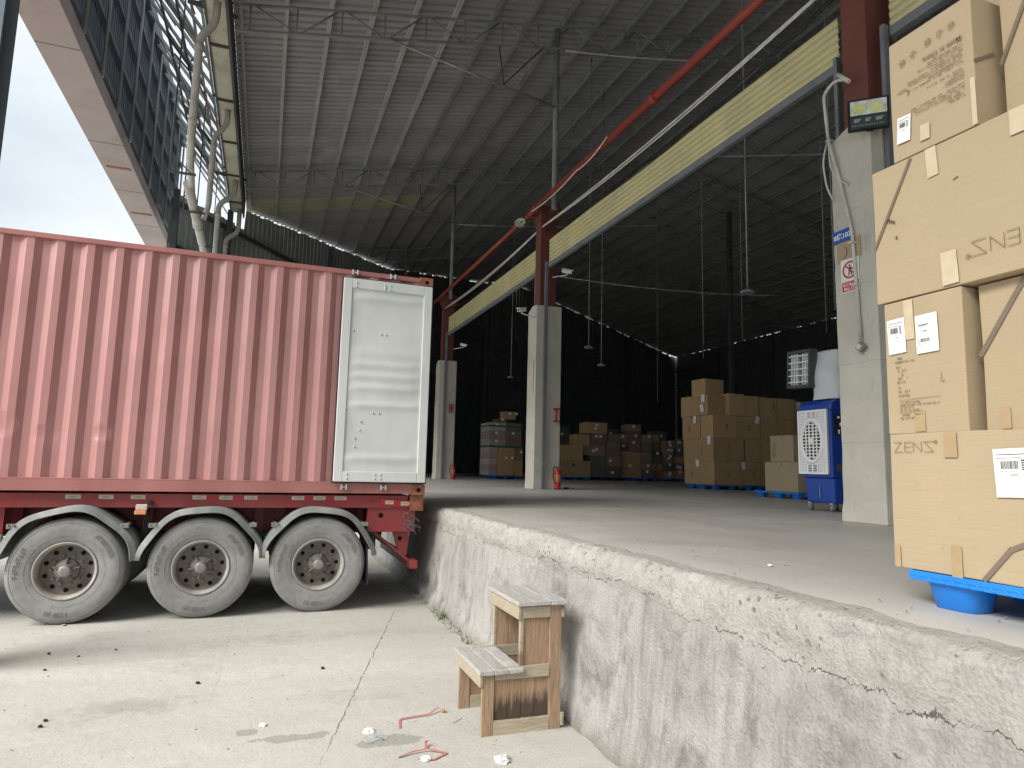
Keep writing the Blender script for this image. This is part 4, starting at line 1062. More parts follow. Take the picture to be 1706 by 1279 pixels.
def shiplabel(o, y, z, w_, h_, rot=0, off=.014, kind=0, off2=0):
    M = FM(y, z, off) @ Matrix.Rotation(rot, 4, 'Z')
    bm = NB(); slab(bm, M, [(0, 0), (w_, 0), (w_, h_), (0, h_)], .0008); lb = onface(o, 'shipping_label', bm, M_paper)
    bm = NB(); M2 = M @ Matrix.Translation((0, 0, .0010)); rg = random.Random(int(y*977+z*31))
    def r(a, b, c_, d_): slab(bm, M2, [(a*w_, b*h_), (c_*w_, b*h_), (c_*w_, d_*h_), (a*w_, d_*h_)], .0005)
    if kind == 0:
        r(.08, .87, .9, .885); r(.08, .80, .7, .81)
        x = .18
        while x < .62:
            q = rg.uniform(.008, .022); r(x, .58, x+q, .74); x += q+rg.uniform(.008, .02)
        for i in range(5): r(.70, .55+i*.045, .84-rg.uniform(0, .05), .575+i*.045)
        r(.1, .53, .6, .535); r(.4, .45, .6, .465); r(.1, .76, .9, .765)
    else:
        r(.15, .72, .6, .745); r(.1, .69, .5, .70); r(.35, .55, .5, .575); r(.12, .24, .14, .38)
        x = .2
        while x < .6:
            q = rg.uniform(.01, .03); r(x, .28, x+q, .38); x += q+rg.uniform(.01, .03)
        for i in range(6): r(.70, .40+i*.07, .92, .404+i*.07)
        r(.12, .23, .65, .236)
    q_ = link('label_print', bm, M_ink, None); q_.parent = lb
    off_ = Vector(o.location)
    for v in q_.data.vertices: v.co -= off_
shiplabel(A_, 1.735, 1.61, .14, .18, R(2)); shiplabel(B_, 2.165, 2.215, .085, .155, R(2)); shiplabel(B_, 2.03, 2.20, .10, .165, R(1), kind=1)
tapeat(B_, 2.085, 2.27, .045, .175, M_clear, R(1), .011); tapeat(B_, 2.06, 1.87, .05, .085, M_tapeb, 0, .011)
# fine print of the narrow carton: short irregular runs
def lines(o, y, z, rows, hh=.008, lead=.016, M=None, off=.012, rot=0, seed=1, dens=.8, mat=None):
    rg = random.Random(seed); M = FM(y, z, off) @ Matrix.Rotation(rot, 4, 'Z'); bm = NB(); zz = 0
    for L_ in rows:
        x = 0
        while x < L_:
            q = rg.uniform(.4, .95)*hh
            if rg.random() < dens:
                if rg.random() < .6:
                    slab(bm, M, [(x, zz), (x+q, zz), (x+q, zz+hh*.2), (x, zz+hh*.2)], .0005); slab(bm, M, [(x, zz+hh*.45), (x+q, zz+hh*.45), (x+q, zz+hh*.62), (x, zz+hh*.62)], .0005)
                slab(bm, M, [(x+q*.3, zz), (x+q*.5, zz), (x+q*.5, zz+hh), (x+q*.3, zz+hh)], .0005)
                slab(bm, M, [(x, zz+hh*.85), (x+q, zz+hh*.85), (x+q, zz+hh), (x, zz+hh)], .0005)
            x += q+hh*.18
        zz -= lead
    onface(o, 'fine_print', bm, mat or M_inkb)
lines(B_, 2.14, 2.19, (.035, .09), .008, .017, seed=2); lines(B_, 2.135, 2.15, (.025, .045, .03, .06, .035), .009, .0165, seed=3); lines(B_, 2.13, 2.06, (.02, .05, .05), .009, .018, seed=4)
bm = NB(); stroke(bm, FM(2.13, 2.01, .012), [(0, 0), (.19, .004)], .0012); stroke(bm, FM(2.13, 1.955, .012), [(0, 0), (.11, .001)], .0012); onface(B_, 'printed_rule', bm, M_inkb)
lines(B_, 2.125, 1.995, (.09, .18, .06, .09), .007, .0115, seed=5); lines(B_, 2.125, 1.94, (.11, .07), .008, .014, seed=6)
bm = NB(); stroke(bm, FM(1.93, 2.09, .012), [(0, .02), (.002, 0), (-.004, -.012), (.01, -.02), (.012, -.012)], .0014); onface(B_, 'pen_mark', bm, M_inkb)
XF = 2.6665; stripe(C_, [(1.80, 2.17), (1.62, 2.44)], .02); tapeat(C_, 1.74, 1.87, .035, .08); XF = 2.6065
# upside-down lettered carton: tapes, stripe, marks
tapeat(D_, 1.94, 2.95, .05, .13, M_clear, R(3), .013); tapeat(D_, 1.90, 2.465, .07, .14, M_clear, R(2), .013); tapeat(D_, 1.60, 2.98, .06, .10, M_clear, 0, .013)
stripe(D_, [(2.215, 2.72), (2.02, 3.07)], .014, .012)
bm = NB(); M = FM(2.14, 2.82, .012)
for i in range(5): stroke(bm, M, [(-.01+.008*i, .01-.004*i), (.002+.008*i, .02-.006*i), (-.002+.008*i, .0-.004*i)], .0018)
stroke(bm, FM(2.11, 2.74, .012), [(0, 0), (.01, .006), (.005, -.008), (.014, -.006)], .0018); stroke(bm, FM(1.83, 2.90, .012), [(0, 0), (.012, .004), (.02, .006)], .003)
onface(D_, 'pen_mark', bm, M_ink)
# upright carton
sz = .030
MU = Matrix.Translation((XF-.013, 1.76, 3.50)) @ FX @ Matrix.Rotation(math.pi, 4, 'Z')
bm = text_bm('Made in China', .030, MU, bold=.0006); onface(E_, 'printed_text', bm, M_inkb)
lines(E_, 1.76, 3.485, (.13, .19, .13, .14, .22, .12, .19), .0065, .0135, rot=math.pi, seed=9); 
E_.children[-1]
lines(E_, 1.76, 3.395+.0, (.14, .06, .07, .08), .0065, .013, rot=math.pi, seed=10)
# rows of upside-down print run downwards, so rebuild them below the heading
for ch in [c_ for c_ in E_.children if c_.name.startswith('fine_print')]: bpy.data.objects.remove(ch)
def lines_up(o, y, z, rows, seed, hh=.0065, lead=.0135):
    for i, L_ in enumerate(rows): lines(o, y, z-i*lead, (L_,), hh, lead, rot=math.pi, seed=seed+i, dens=.85)
lines_up(E_, 1.76, 3.468, (.15, .20, .14, .26, .24, .15, .23), 20); lines_up(E_, 1.76, 3.36, (.16, .07, .08, .09), 40); lines_up(E_, 1.76, 3.295, (.24, .24, .22, .08, .07), 50)
bm = NB()
for i, (yy, zz) in enumerate(((1.80, 3.57), (1.85, 3.565), (1.905, 3.56), (1.975, 3.545), (2.03, 3.535))):
    M = FM(yy, zz, .0135); a = [(.014*math.cos(j*math.pi/4), .014*math.sin(j*math.pi/4)) for j in range(9)]
    if i % 2: stroke(bm, M, a[:7], .0022); stroke(bm, M, [(0, -.012), (0, .012)], .002)
    else: stroke(bm, M, a, .002); stroke(bm, M, [(-.008, -.008), (.008, .008)], .002); stroke(bm, M, [(-.008, .008), (.008, -.008)], .002)
onface(E_, 'printed_icons', bm, M_inkb)
bm = NB(); stroke(bm, FM(2.06, 3.40, .0135), [(0, 0), (.035, .005), (.055, -.01), (.05, -.03)], .004); onface(E_, 'scuff', bm, M_inkb)
shiplabel(E_, 2.075, 3.165, .065, .12, R(-4)); tapeat(E_, 1.965, 3.13, .045, .07, M_clear, R(-3), .0135); tapeat(E_, 1.735, 3.09, .02, .20, M_clear, 0, .0145)
bm = NB()
for (y0_, y1_, z0_, z1_) in ():
    pass
bm.free()
bm = NB(); bar(bm, (2.6, 1.7185, 3.36), (2.72, 1.7185, 3.42), .002, .016); onface(E_, 'printed_stripe', bm, M_stripe)
XF = 2.7265; stripe(F_, [(1.685, 3.36), (1.50, 3.74)], .016, .014); XF = 2.6065

# ---------- carton stack in the hall
pallet(13.25, 17.2, 1.4, 1.40, 'blue pallet under the left half of the tall carton stack')
pallet(14.95, 17.25, 1.5, 1.40, 'blue pallet under the shadowed right half of the tall carton stack')
pallet(16.6, 17.6, 1.3, 1.30, 'blue pallet at the far right end of the tall carton stack')
pallet(10.95, 11.6, 1.15, 1.35, 'blue pallet carrying two plain cartons beside the cooler')
GS = 'tan cartons in the tall stack in the hall'
H0 = DZ+.142
rows_ = [H0, H0+.70, H0+1.39, H0+2.08, H0+2.72]
words = ['bottom', 'second', 'third', 'top']
def hcarton(x0, x1, y0, y1, lv, txt, z1=None, mat=None):
    return carton(x0, x1, y0, y1, rows_[lv]+.003, (z1 or rows_[lv+1]), txt, mat or M_cardo, GS, bul=.010)
def sticker(o, x, y, z, face='X', s=.12, rot=0):
    s *= 1.15
    M = (Matrix.Translation((x, y, z)) @ (FX if face == 'X' else FY)) @ Matrix.Rotation(rot, 4, 'Z')
    bm = NB(); slab(bm, M, [(0, 0), (s, 0), (s, s*1.5), (0, s*1.5)], .002); lb = onface(o, 'label', bm, M_paper)
def mark(o, x, y, z, face='X'):
    M = (Matrix.Translation((x, y, z)) @ (FX if face == 'X' else FY)); bm = NB()
    for i in range(3): slab(bm, M, [(-.035, i*.065), (.035, i*.065), (.035, i*.065+.045), (-.035, i*.065+.045)], .002)
    onface(o, 'printed_mark', bm, M_inkb)
s = hcarton(12.5, 13.45, 16.47, 17.95, 0, 'bottom front carton of the tall stack, one tilted white label'); sticker(s, 12.47, 17.30, H0+.52, rot=.15, s=.14); mark(s, 12.47, 17.55, H0+.25); mark(s, 13.0, 16.44, H0+.25, 'Y')
s = hcarton(13.47, 14.25, 16.50, 17.9, 0, 'bottom carton of the tall stack, second from its lit corner'); sticker(s, 13.50, 16.47, H0+.48, 'Y', .12, .1); mark(s, 13.95, 16.47, H0+.25, 'Y')
s = hcarton(12.47, 13.02, 16.45, 17.95, 1, 'wide carton, second layer at the lit corner of the tall stack'); sticker(s, 12.44, 16.70, H0+1.20, s=.14); mark(s, 12.44, 17.0, H0+.95)
hcarton(13.04, 13.62, 16.5, 17.9, 1, 'narrow carton, second layer, next to the lit corner of the tall stack'); hcarton(13.70, 14.25, 16.52, 17.9, 1, 'second layer carton with a dark gap on its left side')
s = hcarton(12.47, 13.3, 17.08, 18.0, 2, 'third layer carton at the far end of the lit side, tilted label'); sticker(s, 12.44, 17.40, H0+1.87, rot=-.1, s=.13); mark(s, 12.44, 17.6, H0+1.62)
s = hcarton(12.47, 13.3, 16.46, 17.05, 2, 'third layer carton at the lit corner without any label'); mark(s, 12.95, 16.43, H0+1.65, 'Y')
s = hcarton(13.32, 14.25, 16.5, 17.9, 2, 'third layer carton in shade with a tilted label at its right'); sticker(s, 14.0, 16.46, H0+1.9, 'Y', .13, -.3); mark(s, 13.8, 16.46, H0+1.65, 'Y')
hcarton(12.46, 13.2, 17.55, 18.05, 3, 'top layer carton at the far left end of the tall stack')
s = hcarton(12.40, 13.02, 16.60, 17.52, 3, 'top layer carton sticking out, two white labels on its lit face', z1=rows_[3]+.60); sticker(s, 12.36, 16.86, H0+2.46, s=.14); sticker(s, 12.36, 16.88, H0+2.15, rot=.3, s=.14)
hcarton(13.04, 13.62, 16.45, 17.7, 3, 'top layer carton with a raised lid edge behind the labelled one', z1=rows_[4]+.03); hcarton(13.66, 14.2, 16.5, 17.7, 3, 'shaded top layer carton right of a dark gap')
carton(12.42, 13.12, 16.78, 17.42, rows_[3]+.604, rows_[3]+1.12, 'lone carton lying on top of the tall stack', M_cardo, GS, rz=.06, bul=.01)
k_ = 0
for lv in range(4):
    for j, (xa, xb) in enumerate(((14.3, 14.98), (15.02, 15.66)) if lv % 2 else ((14.3, 15.02), (15.04, 15.66))):
        s = hcarton(xa, xb, 16.55+.04*((lv+j) % 2), 17.9, lv, '%s carton, %s column of the shaded right block of the tall stack' % (words[lv], ('left', 'right')[j]))
        if lv == 3 and j == 0: mark(s, 14.8, 16.52, H0+2.35, 'Y')
for lv in range(4):
    s = hcarton(16.0, 16.9, 17.0, 18.2, lv, '%s layer carton at the far right end of the tall stack' % words[lv], mat=M_cardo)
    if lv == 3: sticker(s, 16.1, 16.96, H0+2.42, 'Y', .16); sticker(s, 16.12, 16.96, H0+2.12, 'Y', .14)
GP = 'two plain cartons beside the cooler'
s = carton(10.42, 11.2, 10.98, 11.95, H0+.002, H0+.63, 'plain pale carton lying directly on the pallet beside the cooler', M_card, GP, bul=.008)
s = carton(10.45, 11.15, 11.12, 11.80, H0+.636, H0+1.2, 'carton with faint print, upper of the two beside the cooler', M_card, GP, bul=.008)
bm = NB()
for i in range(9): slab(bm, Matrix.Translation((10.43, 11.70, H0+1.0-i*.035)) @ FX, [(0, 0), (.10-.03*(i % 3), 0), (.10-.03*(i % 3), .014), (0, .014)], .002)
onface(s, 'fine_print', bm, M_inkb)

# ---------- far cartons
GF = 'far cartons stacked along the back of the hall'
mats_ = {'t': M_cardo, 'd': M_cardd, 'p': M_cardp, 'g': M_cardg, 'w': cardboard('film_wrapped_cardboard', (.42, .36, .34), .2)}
cn_ = {'t': 'tan', 'd': 'dark brown', 'p': 'purplish', 'g': 'greenish grey'}
def far(x0, x1, z0, z1, y, c_, where, lab=0, dep=.8):
    o = carton(x0+.012, x1-.012, y, y+dep, z0+.002, z1-.002, cn_[c_]+' carton '+where, mats_[c_], GF, tape=False, bul=.012)
    rg = random.Random(int(x0*100+z0*10))
    for i in range(lab):
        sx = rg.uniform(.15, .6)*(x1-x0)+x0; szz = z0+rg.uniform(.25, .7)*(z1-z0)
        M = Matrix.Translation((sx, y-.03, szz)) @ FY; bm = NB(); q = .13; slab(bm, M, [(0, 0), (q*1.1, 0), (q*1.1, q), (0, q)], .003); onface(o, 'label', bm, M_paper)
    return o
W0 = DZ+.145
pallet(13.6, 28.6, 1.5, 1.2, 'far blue pallet just right of the middle pillar'); pallet(15.9, 29.0, 1.6, 1.2, 'far blue pallet under the purplish cartons'); pallet(17.5, 28.9, 1.4, 1.2, 'far blue pallet left of the tall carton stack')
pallet(19.6, 28.9, 2.4, 1.2, 'far blue pallet partly hidden by the tall carton stack')
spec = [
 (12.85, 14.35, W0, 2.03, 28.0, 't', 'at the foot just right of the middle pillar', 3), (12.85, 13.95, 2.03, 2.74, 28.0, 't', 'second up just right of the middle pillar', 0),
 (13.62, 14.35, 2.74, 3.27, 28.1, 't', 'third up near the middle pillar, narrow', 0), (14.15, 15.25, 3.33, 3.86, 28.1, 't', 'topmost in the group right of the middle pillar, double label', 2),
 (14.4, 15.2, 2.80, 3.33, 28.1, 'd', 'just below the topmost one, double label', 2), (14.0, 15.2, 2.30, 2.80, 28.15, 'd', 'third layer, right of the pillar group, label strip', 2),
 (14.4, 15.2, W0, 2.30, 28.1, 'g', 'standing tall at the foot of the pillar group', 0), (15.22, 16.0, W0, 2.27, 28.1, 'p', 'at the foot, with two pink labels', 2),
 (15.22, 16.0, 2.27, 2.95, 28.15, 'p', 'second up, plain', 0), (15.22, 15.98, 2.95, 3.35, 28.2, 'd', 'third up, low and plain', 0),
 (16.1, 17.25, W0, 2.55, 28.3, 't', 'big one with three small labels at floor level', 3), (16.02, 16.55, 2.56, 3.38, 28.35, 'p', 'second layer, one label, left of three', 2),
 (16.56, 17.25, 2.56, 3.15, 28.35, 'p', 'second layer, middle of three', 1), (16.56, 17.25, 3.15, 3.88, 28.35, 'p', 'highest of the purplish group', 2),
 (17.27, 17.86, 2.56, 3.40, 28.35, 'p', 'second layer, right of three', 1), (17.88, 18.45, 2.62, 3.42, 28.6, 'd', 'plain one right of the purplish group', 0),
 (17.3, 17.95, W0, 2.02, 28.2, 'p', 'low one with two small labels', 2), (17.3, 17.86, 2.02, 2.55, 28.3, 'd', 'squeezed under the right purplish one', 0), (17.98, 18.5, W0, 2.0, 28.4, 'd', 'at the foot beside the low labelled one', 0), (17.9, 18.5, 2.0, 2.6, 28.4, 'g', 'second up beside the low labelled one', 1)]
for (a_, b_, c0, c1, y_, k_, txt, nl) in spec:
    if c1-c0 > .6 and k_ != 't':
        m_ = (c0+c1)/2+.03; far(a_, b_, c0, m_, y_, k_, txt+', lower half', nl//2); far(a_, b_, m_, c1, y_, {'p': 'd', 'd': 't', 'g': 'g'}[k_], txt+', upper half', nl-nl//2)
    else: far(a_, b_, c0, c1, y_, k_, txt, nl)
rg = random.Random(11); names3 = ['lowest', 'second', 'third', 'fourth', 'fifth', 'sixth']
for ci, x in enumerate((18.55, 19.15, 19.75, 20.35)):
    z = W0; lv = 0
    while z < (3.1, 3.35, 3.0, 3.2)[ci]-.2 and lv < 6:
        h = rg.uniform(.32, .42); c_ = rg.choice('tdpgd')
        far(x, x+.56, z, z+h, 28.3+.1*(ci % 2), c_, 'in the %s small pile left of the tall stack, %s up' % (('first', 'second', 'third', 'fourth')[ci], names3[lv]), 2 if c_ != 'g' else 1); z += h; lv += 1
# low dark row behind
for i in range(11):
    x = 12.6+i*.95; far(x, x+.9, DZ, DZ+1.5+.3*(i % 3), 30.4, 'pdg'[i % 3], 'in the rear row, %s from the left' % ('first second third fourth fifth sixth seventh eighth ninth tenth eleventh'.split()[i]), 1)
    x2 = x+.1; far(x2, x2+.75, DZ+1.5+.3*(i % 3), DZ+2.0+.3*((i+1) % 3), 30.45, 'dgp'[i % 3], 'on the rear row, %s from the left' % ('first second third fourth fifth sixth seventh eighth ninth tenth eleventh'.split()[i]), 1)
# strapped stack at left
GL = 'cartons of the strapped load left of the middle pillar'
pallet(10.0, 28.2, 1.3, 1.3, 'far blue pallet left of the middle pillar')
def lcart(x0, x1, y0, y1, z0, z1, c_, lab, st_=0):
    o = carton(x0, x1, y0, y1, z0+.002, z1-.002, lab, mats_[c_], GL, tape=False, bul=.01)
    for i in range(st_):
        M = Matrix.Translation((x0+.25+.3*i, y0-.03, z0+(z1-z0)*.6)) @ FY; bm = NB(); slab(bm, M, [(0, 0), (.12, 0), (.12, .1), (0, .1)], .003); onface(o, 'label', bm, M_paper)
    return o
lcart(9.63, 10.33, 27.5, 28.1, W0, 2.5, 't', 'tall carton with a bright narrow side on the strapped load', 2)
lcart(10.35, 10.75, 27.55, 28.1, W0, 1.95, 't', 'low carton at the right foot of the strapped load'); lcart(10.35, 10.75, 27.55, 28.1, 1.95, 2.5, 'd', 'dark carton on the low one at the right of the load', 1)
for lv in range(5):
    z = W0+lv*.245; lcart(9.2, 9.6, 27.6, 28.9, z, z+.243, 'w', '%s carton of the pale wrapped column at the left of the load' % (names3[lv]+('' if lv else '')))
for lv in range(3):
    z = 2.52+lv*.36; lcart(9.2, 9.95, 27.6, 28.9, z, z+.358, 'w', 'wide %s carton above the wrapped column of the load' % ('lower', 'middle', 'upper')[lv], 1)
    lcart(9.97, 10.7, 27.6, 28.9, z, z+.358, 'd', 'dark %s carton above the right of the load' % ('lower', 'middle', 'upper')[lv], 1 if lv == 1 else 0)
lcart(9.5, 10.0, 27.7, 28.2, 3.602, 3.76, 'd', 'flat little carton lying on the strapped load', 1); lcart(9.86, 10.45, 27.75, 28.2, 3.762, 4.12, 't', 'tan carton perched highest on the strapped load', 2)
for z, n_ in ((3.45, 'upper'), (2.56, 'lower')):
    bm = NB(); P = [(9.18, 28.92, z), (9.18, 27.57, z), (10.72, 27.57, z-.02), (10.72, 28.92, z)]
    for a, b in zip(P, P[1:]+P[:1]): bar(bm, a, b, .012, .07)
    o = link('strap_band', bm, M_green); tag(o, n_+' green strap band round the strapped load', 'strap')

# ================================================================== cooler
co = empty('air_cooler', (7.82, 7.58, DZ), 'tall blue evaporative air cooler on castors beside the pillar with the number sign', 'cooler')
bm = NB(); x0, x1, y0, y1 = 7.52, 8.16, 7.27, 7.86
vs = box(bm, x0+.03, x1-.02, y0+.01, y1-.03, 1.27, 1.64)
for v in vs:
    if v.co.z < 1.3: v.co.x += .02 if v.co.x < 7.8 else -.02; v.co.y += .015 if v.co.y < 7.5 else -.015
part('water_tank', co, bm, M_blue, bevel=.03)
bm = NB(); box(bm, x0+.024, x0+.034, 7.53, 7.545, 1.35, 1.52); part('level_strip', co, bm, M_hub)
bm = NB(); box(bm, x0, x1, y0, y1, 1.63, 2.62); part('cooler_body', co, bm, M_blue, bevel=.02)
bm = NB(); pr = [(x0-.015, 2.60), (x0+.01, 2.70), (x0+.12, 2.765), (x1-.12, 2.80), (x1, 2.76), (x1+.01, 2.60)]
va = [bm.verts.new((x, y0-.01, z)) for x, z in pr]; vb = [bm.verts.new((x, y1+.012, z)) for x, z in pr]
bm.faces.new(va); bm.faces.new(vb[::-1])
for i in range(6): bm.faces.new((va[i], va[(i+1) % 6], vb[(i+1) % 6], vb[i]))
part('top_cap', co, bm, M_blue, bevel=.02)
k = N('grille_white_honeycomb', .45); v_ = k.voro(42, rnd=0.0, v=k.map((0, 1, 1)))
k.col(k.mix(k.ramp(v_, .26, .31, 1, 0), (.82, .83, .84), (.34, .36, .42))); M_hex = k.m
yc, zc = 7.60, 2.16
bm = NB(); box(bm, x0-.03, x0+.005, y0+.045, y1-.005, 1.69, 2.60); part('front_grille', co, bm, M_hex, bevel=.006)
bm = NB()
for a in ((y0+.04, y0+.075, 1.68, 2.61), (y1-.03, y1, 1.68, 2.61), (y0+.075, y1-.03, 1.68, 1.71), (y0+.075, y1-.03, 2.58, 2.61)): box(bm, x0-.045, x0-.02, a[0], a[1], a[2], a[3])
part('grille_frame', co, bm, M_white, bevel=.004)
bm = NB(); n = 40
def ell(rx, rz, x): return [bm.verts.new((x, yc+rx*math.cos(2*math.pi*i/n), zc+rz*math.sin(2*math.pi*i/n))) for i in range(n)]
e1, e2, e3, e4 = ell(.225, .335, x0-.03), ell(.215, .325, x0-.055), ell(.175, .28, x0-.055), ell(.165, .27, x0-.03)
for p, q in ((e1, e2), (e2, e3), (e3, e4)):
    for i in range(n): bm.faces.new((p[i], p[(i+1) % n], q[(i+1) % n], q[i])).smooth = True
part('oval_ring', co, bm, M_white)
bm = NB(); bm.faces.new(ell(.17, .275, x0-.034))
for zz in (2.50, 1.75): pass
for z0_, z1_ in ((1.71, 1.82), (2.50, 2.585)): quad(bm, Matrix(((0, 0, 0, x0-.0335), (1, 0, 0, 0), (0, 1, 0, 0), (0, 0, 0, 1))), yc-.10, yc+.08, z0_, z1_)
part('dark_opening', co, bm, M_hole)
bm = NB()
for j in range(-5, 6):
    z = zc+j*.047; hw = .165*math.sqrt(max(0, 1-((z-zc)/.27)**2)); box(bm, x0-.048, x0-.036, yc-hw, yc+hw, z-.007, z+.008)
for yy in (-.10, -.035, .035, .10): hz = .27*math.sqrt(1-(yy/.165)**2)*.98; box(bm, x0-.050, x0-.037, yc+yy-.009, yc+yy+.009, zc-hz, zc+hz)
box(bm, x0-.053, x0-.036, yc-.05, yc+.05, zc-.035, zc+.035)
for z0_, z1_ in ((1.71, 1.82), (2.50, 2.585)):
    for j in range(5):
        z = z0_+.012+j*(z1_-z0_-.012)/4; box(bm, x0-.046, x0-.0345, yc-.105, yc+.085, z-.006, z+.005)
    for yy in (-.105, -.01, .08): box(bm, x0-.047, x0-.0345, yc+yy-.01, yc+yy+.01, z0_, z1_)
part('louvre', co, bm, M_white)
bm = NB(); M = Matrix.Translation((x0+.06, y0-.003, 2.24)) @ FY; slab(bm, M, [(0, 0), (.24, 0), (.24, .30), (0, .30)], .004); part('control_panel', co, bm, M_black)
for (a, b, r_) in ((.07, .25, .018), (.17, .25, .018), (.12, .15, .032), (.07, .06, .015), (.17, .06, .015), (.07, .03, .012), (.17, .03, .012)):
    bm = NB(); lathe(bm, [(0, -.02), (r_*.9, -.018), (r_, 0)], (x0+.06+a, y0-.006, 2.24+b), 'Y', 14); part('control_knob', co, bm, M_white)
bm = NB(); box(bm, x0+.08, x0+.3, y0-.004, y0+.002, 1.72, 1.83); part('handle_recess', co, bm, M_dk)
bm = NB(); tube(bm, bend([(x0+.2, y0-.01, 2.14), (x0+.3, y0-.06, 2.08), (x0+.5, y0-.08, 2.05)], .05), .008, 6); part('power_cord', co, bm, M_black)
for x in (x0+.08, x1-.09):
    for y in (y0+.09, y1-.1):
        c_ = bpy.data.objects.new('castor', None); C.objects.link(c_); c_.parent = co; c_.location = Vector((x, y, DZ))-co.location
        bm = NB(); lathe(bm, [(0, -.013), (.046, -.013), (.048, -.008), (.048, .008), (.046, .013), (0, .013)], (0, 0, .048), 'Y', 24); link('wheel', bm, M_hub, c_)
        bm = NB(); box(bm, -.03, .03, -.022, -.017, .045, .105); box(bm, -.03, .03, .017, .022, .045, .105); box(bm, -.035, .035, -.025, .025, .105, .125); link('fork', bm, M_metalb, c_)
# outlet duct and vent
bm = NB(); n = 16; prev = None
for i in range(n+1):
    t = i/n; z = 2.77+.72*t; r_ = .24*(1-.06*math.sin(t*9)); 
    row = []
    for j in range(24):
        a = 2*math.pi*j/24; c_, s_ = math.cos(a), math.sin(a); pw = lambda q: math.copysign(abs(q)**.6, q)
        row.append(bm.verts.new((7.84+.05*t+r_*pw(c_), 7.50+.24*1.1*pw(s_)*(1-.03*math.sin(t*14)), z)))
    if prev:
        for j in range(24): bm.faces.new((prev[j], prev[(j+1) % 24], row[(j+1) % 24], row[j])).smooth = True
    prev = row
bm.faces.new(prev); part('duct', co, bm, M_duct)
vt = bpy.data.objects.new('vent_head', None); C.objects.link(vt); vt.parent = co; vt.location = Vector((7.62, 7.93, 3.27))-co.location
RV = Matrix.Translation((7.62, 7.93, 3.27)) @ Matrix.Rotation(R(-10), 4, 'Z') @ Matrix.Rotation(R(4), 4, 'X')
bm = NB()
for a in ((-.29, -.245, -.29, .29), (.245, .29, -.29, .29), (-.245, .245, -.29, -.245), (-.245, .245, .245, .29)): box(bm, -.03, .10, a[0], a[1], a[2], a[3], 0, RV)
box(bm, .07, .10, -.245, .245, -.245, .245, 0, RV)
part('vent_frame', vt, bm, M_dk)
bm = NB()
for i in range(5): box(bm, -.03, .0, -.245, .245, -.20+i*.10-.008, -.20+i*.10+.010, 0, RV)
part('louvre', vt, bm, M_white)
bm = NB()
for i in range(7):
    if i == 3: continue
    box(bm, .0, .05, -.21+i*.07-.02, -.21+i*.07+.018, -.24, .24, 0, RV)
part('vane', vt, bm, M_duct)
bm = NB(); box(bm, 7.72, 7.86, 7.6, 7.9, 3.10, 3.44); part('vent_neck', co, bm, M_dk)

# ================================================================== fittings on the pillars
def extinguisher(x, y, label):
    o = empty('fire_extinguisher', (x, y, DZ), label, 'extinguisher', 'fire extinguishers at the pillar feet'); 
    bm = NB(); lathe(bm, [(.07, .0), (.078, .02), (.08, .05), (.08, .40), (.07, .45), (.045, .48), (.025, .49), (.025, .51)], (0, 0, 0), 'Z', 24); link('cylinder', bm, M_exred, o)
    bm = NB(); a = [math.pi*1.1+math.pi*.7*i/8 for i in range(9)]
    for i in range(8):
        p, q = a[i], a[i+1]; bm.faces.new([bm.verts.new((.0815*math.cos(t), .0815*math.sin(t), z)) for t, z in ((p, .18), (q, .18), (q, .36), (p, .36))])
    link('label', bm, simple('extinguisher_label', (.42, .22, .12), .5), o)
    bm = NB(); tube(bm, [(0, 0, .5), (0, 0, .55)], .022, 10); bar(bm, (-.02, 0, .56), (.11, -.01, .59), .022, .01); bar(bm, (-.02, 0, .545), (.10, -.01, .545), .02, .01); link('valve', bm, M_hub, o)
    bm = NB(); tube(bm, bend([(-.02, -.01, .54), (-.13, -.03, .56), (-.15, -.05, .3), (-.10, -.06, .14)], .1), .012, 8); link('hose', bm, M_black, o)
    bm = NB(); lathe(bm, [(.082, -.001), (.082, .03)], (0, 0, 0), 'Z', 24); link('base_ring', bm, M_black, o)
extinguisher(6.90, 15.26, 'red fire extinguisher on the floor against the middle pillar')
extinguisher(6.95, 25.2, 'dim red fire extinguisher at the foot of the farther pillar')
bm = NB(); box(bm, 7.10, 7.22, 15.28, 15.34, DZ, DZ+.06); tag(link('black_block', bm, M_black, bevel=.008), 'small black block on the floor right of the extinguisher', 'block')
gh = empty('wall_handle', (6.84, 15.33, 3.0), 'red bracketed handle bolted to the middle pillar above the extinguisher', 'handle')
bm = NB(); tube(bm, [(6.84, 15.27, 2.86), (6.84, 15.27, 3.15)], .028, 10); part('bar', gh, bm, M_exred)
for z in (2.85, 3.16):
    bm = NB(); box(bm, 6.79, 6.93, 15.25, 15.36, z-.015, z+.015); part('bracket', gh, bm, M_exred)
def cctv(x, y, z, dx, dy, label, arm):
    o = empty('security_camera', (x, y, z), label, 'camera', 'white security cameras on the pillars')
    a = math.atan2(dy, dx); M = Matrix.Translation((x, y, z)) @ Matrix.Rotation(a, 4, 'Z') @ Matrix.Rotation(R(12), 4, 'Y')
    bm = NB(); box(bm, -.13, .13, -.05, .05, -.045, .045, 0, M); part('housing', o, bm, M_white, bevel=.012)
    bm = NB(); box(bm, -.15, .17, -.058, .058, .047, .055, 0, M); part('sun_shield', o, bm, M_white)
    bm = NB(); lathe(bm, [(0, .133), (.03, .133), (.034, .13)], (0, 0, 0), 'X', 14); bm.transform(M); part('lens', o, bm, M_hole)
    bm = NB(); tube(bm, [(x, y, z-.05), (x, y, z-.09), arm], .016, 8); part('arm', o, bm, M_white)
cctv(5.88, 15.35, 5.62, -.9, -.5, 'white security camera on the left side of the middle pillar', (6.3, 15.5, 5.5))
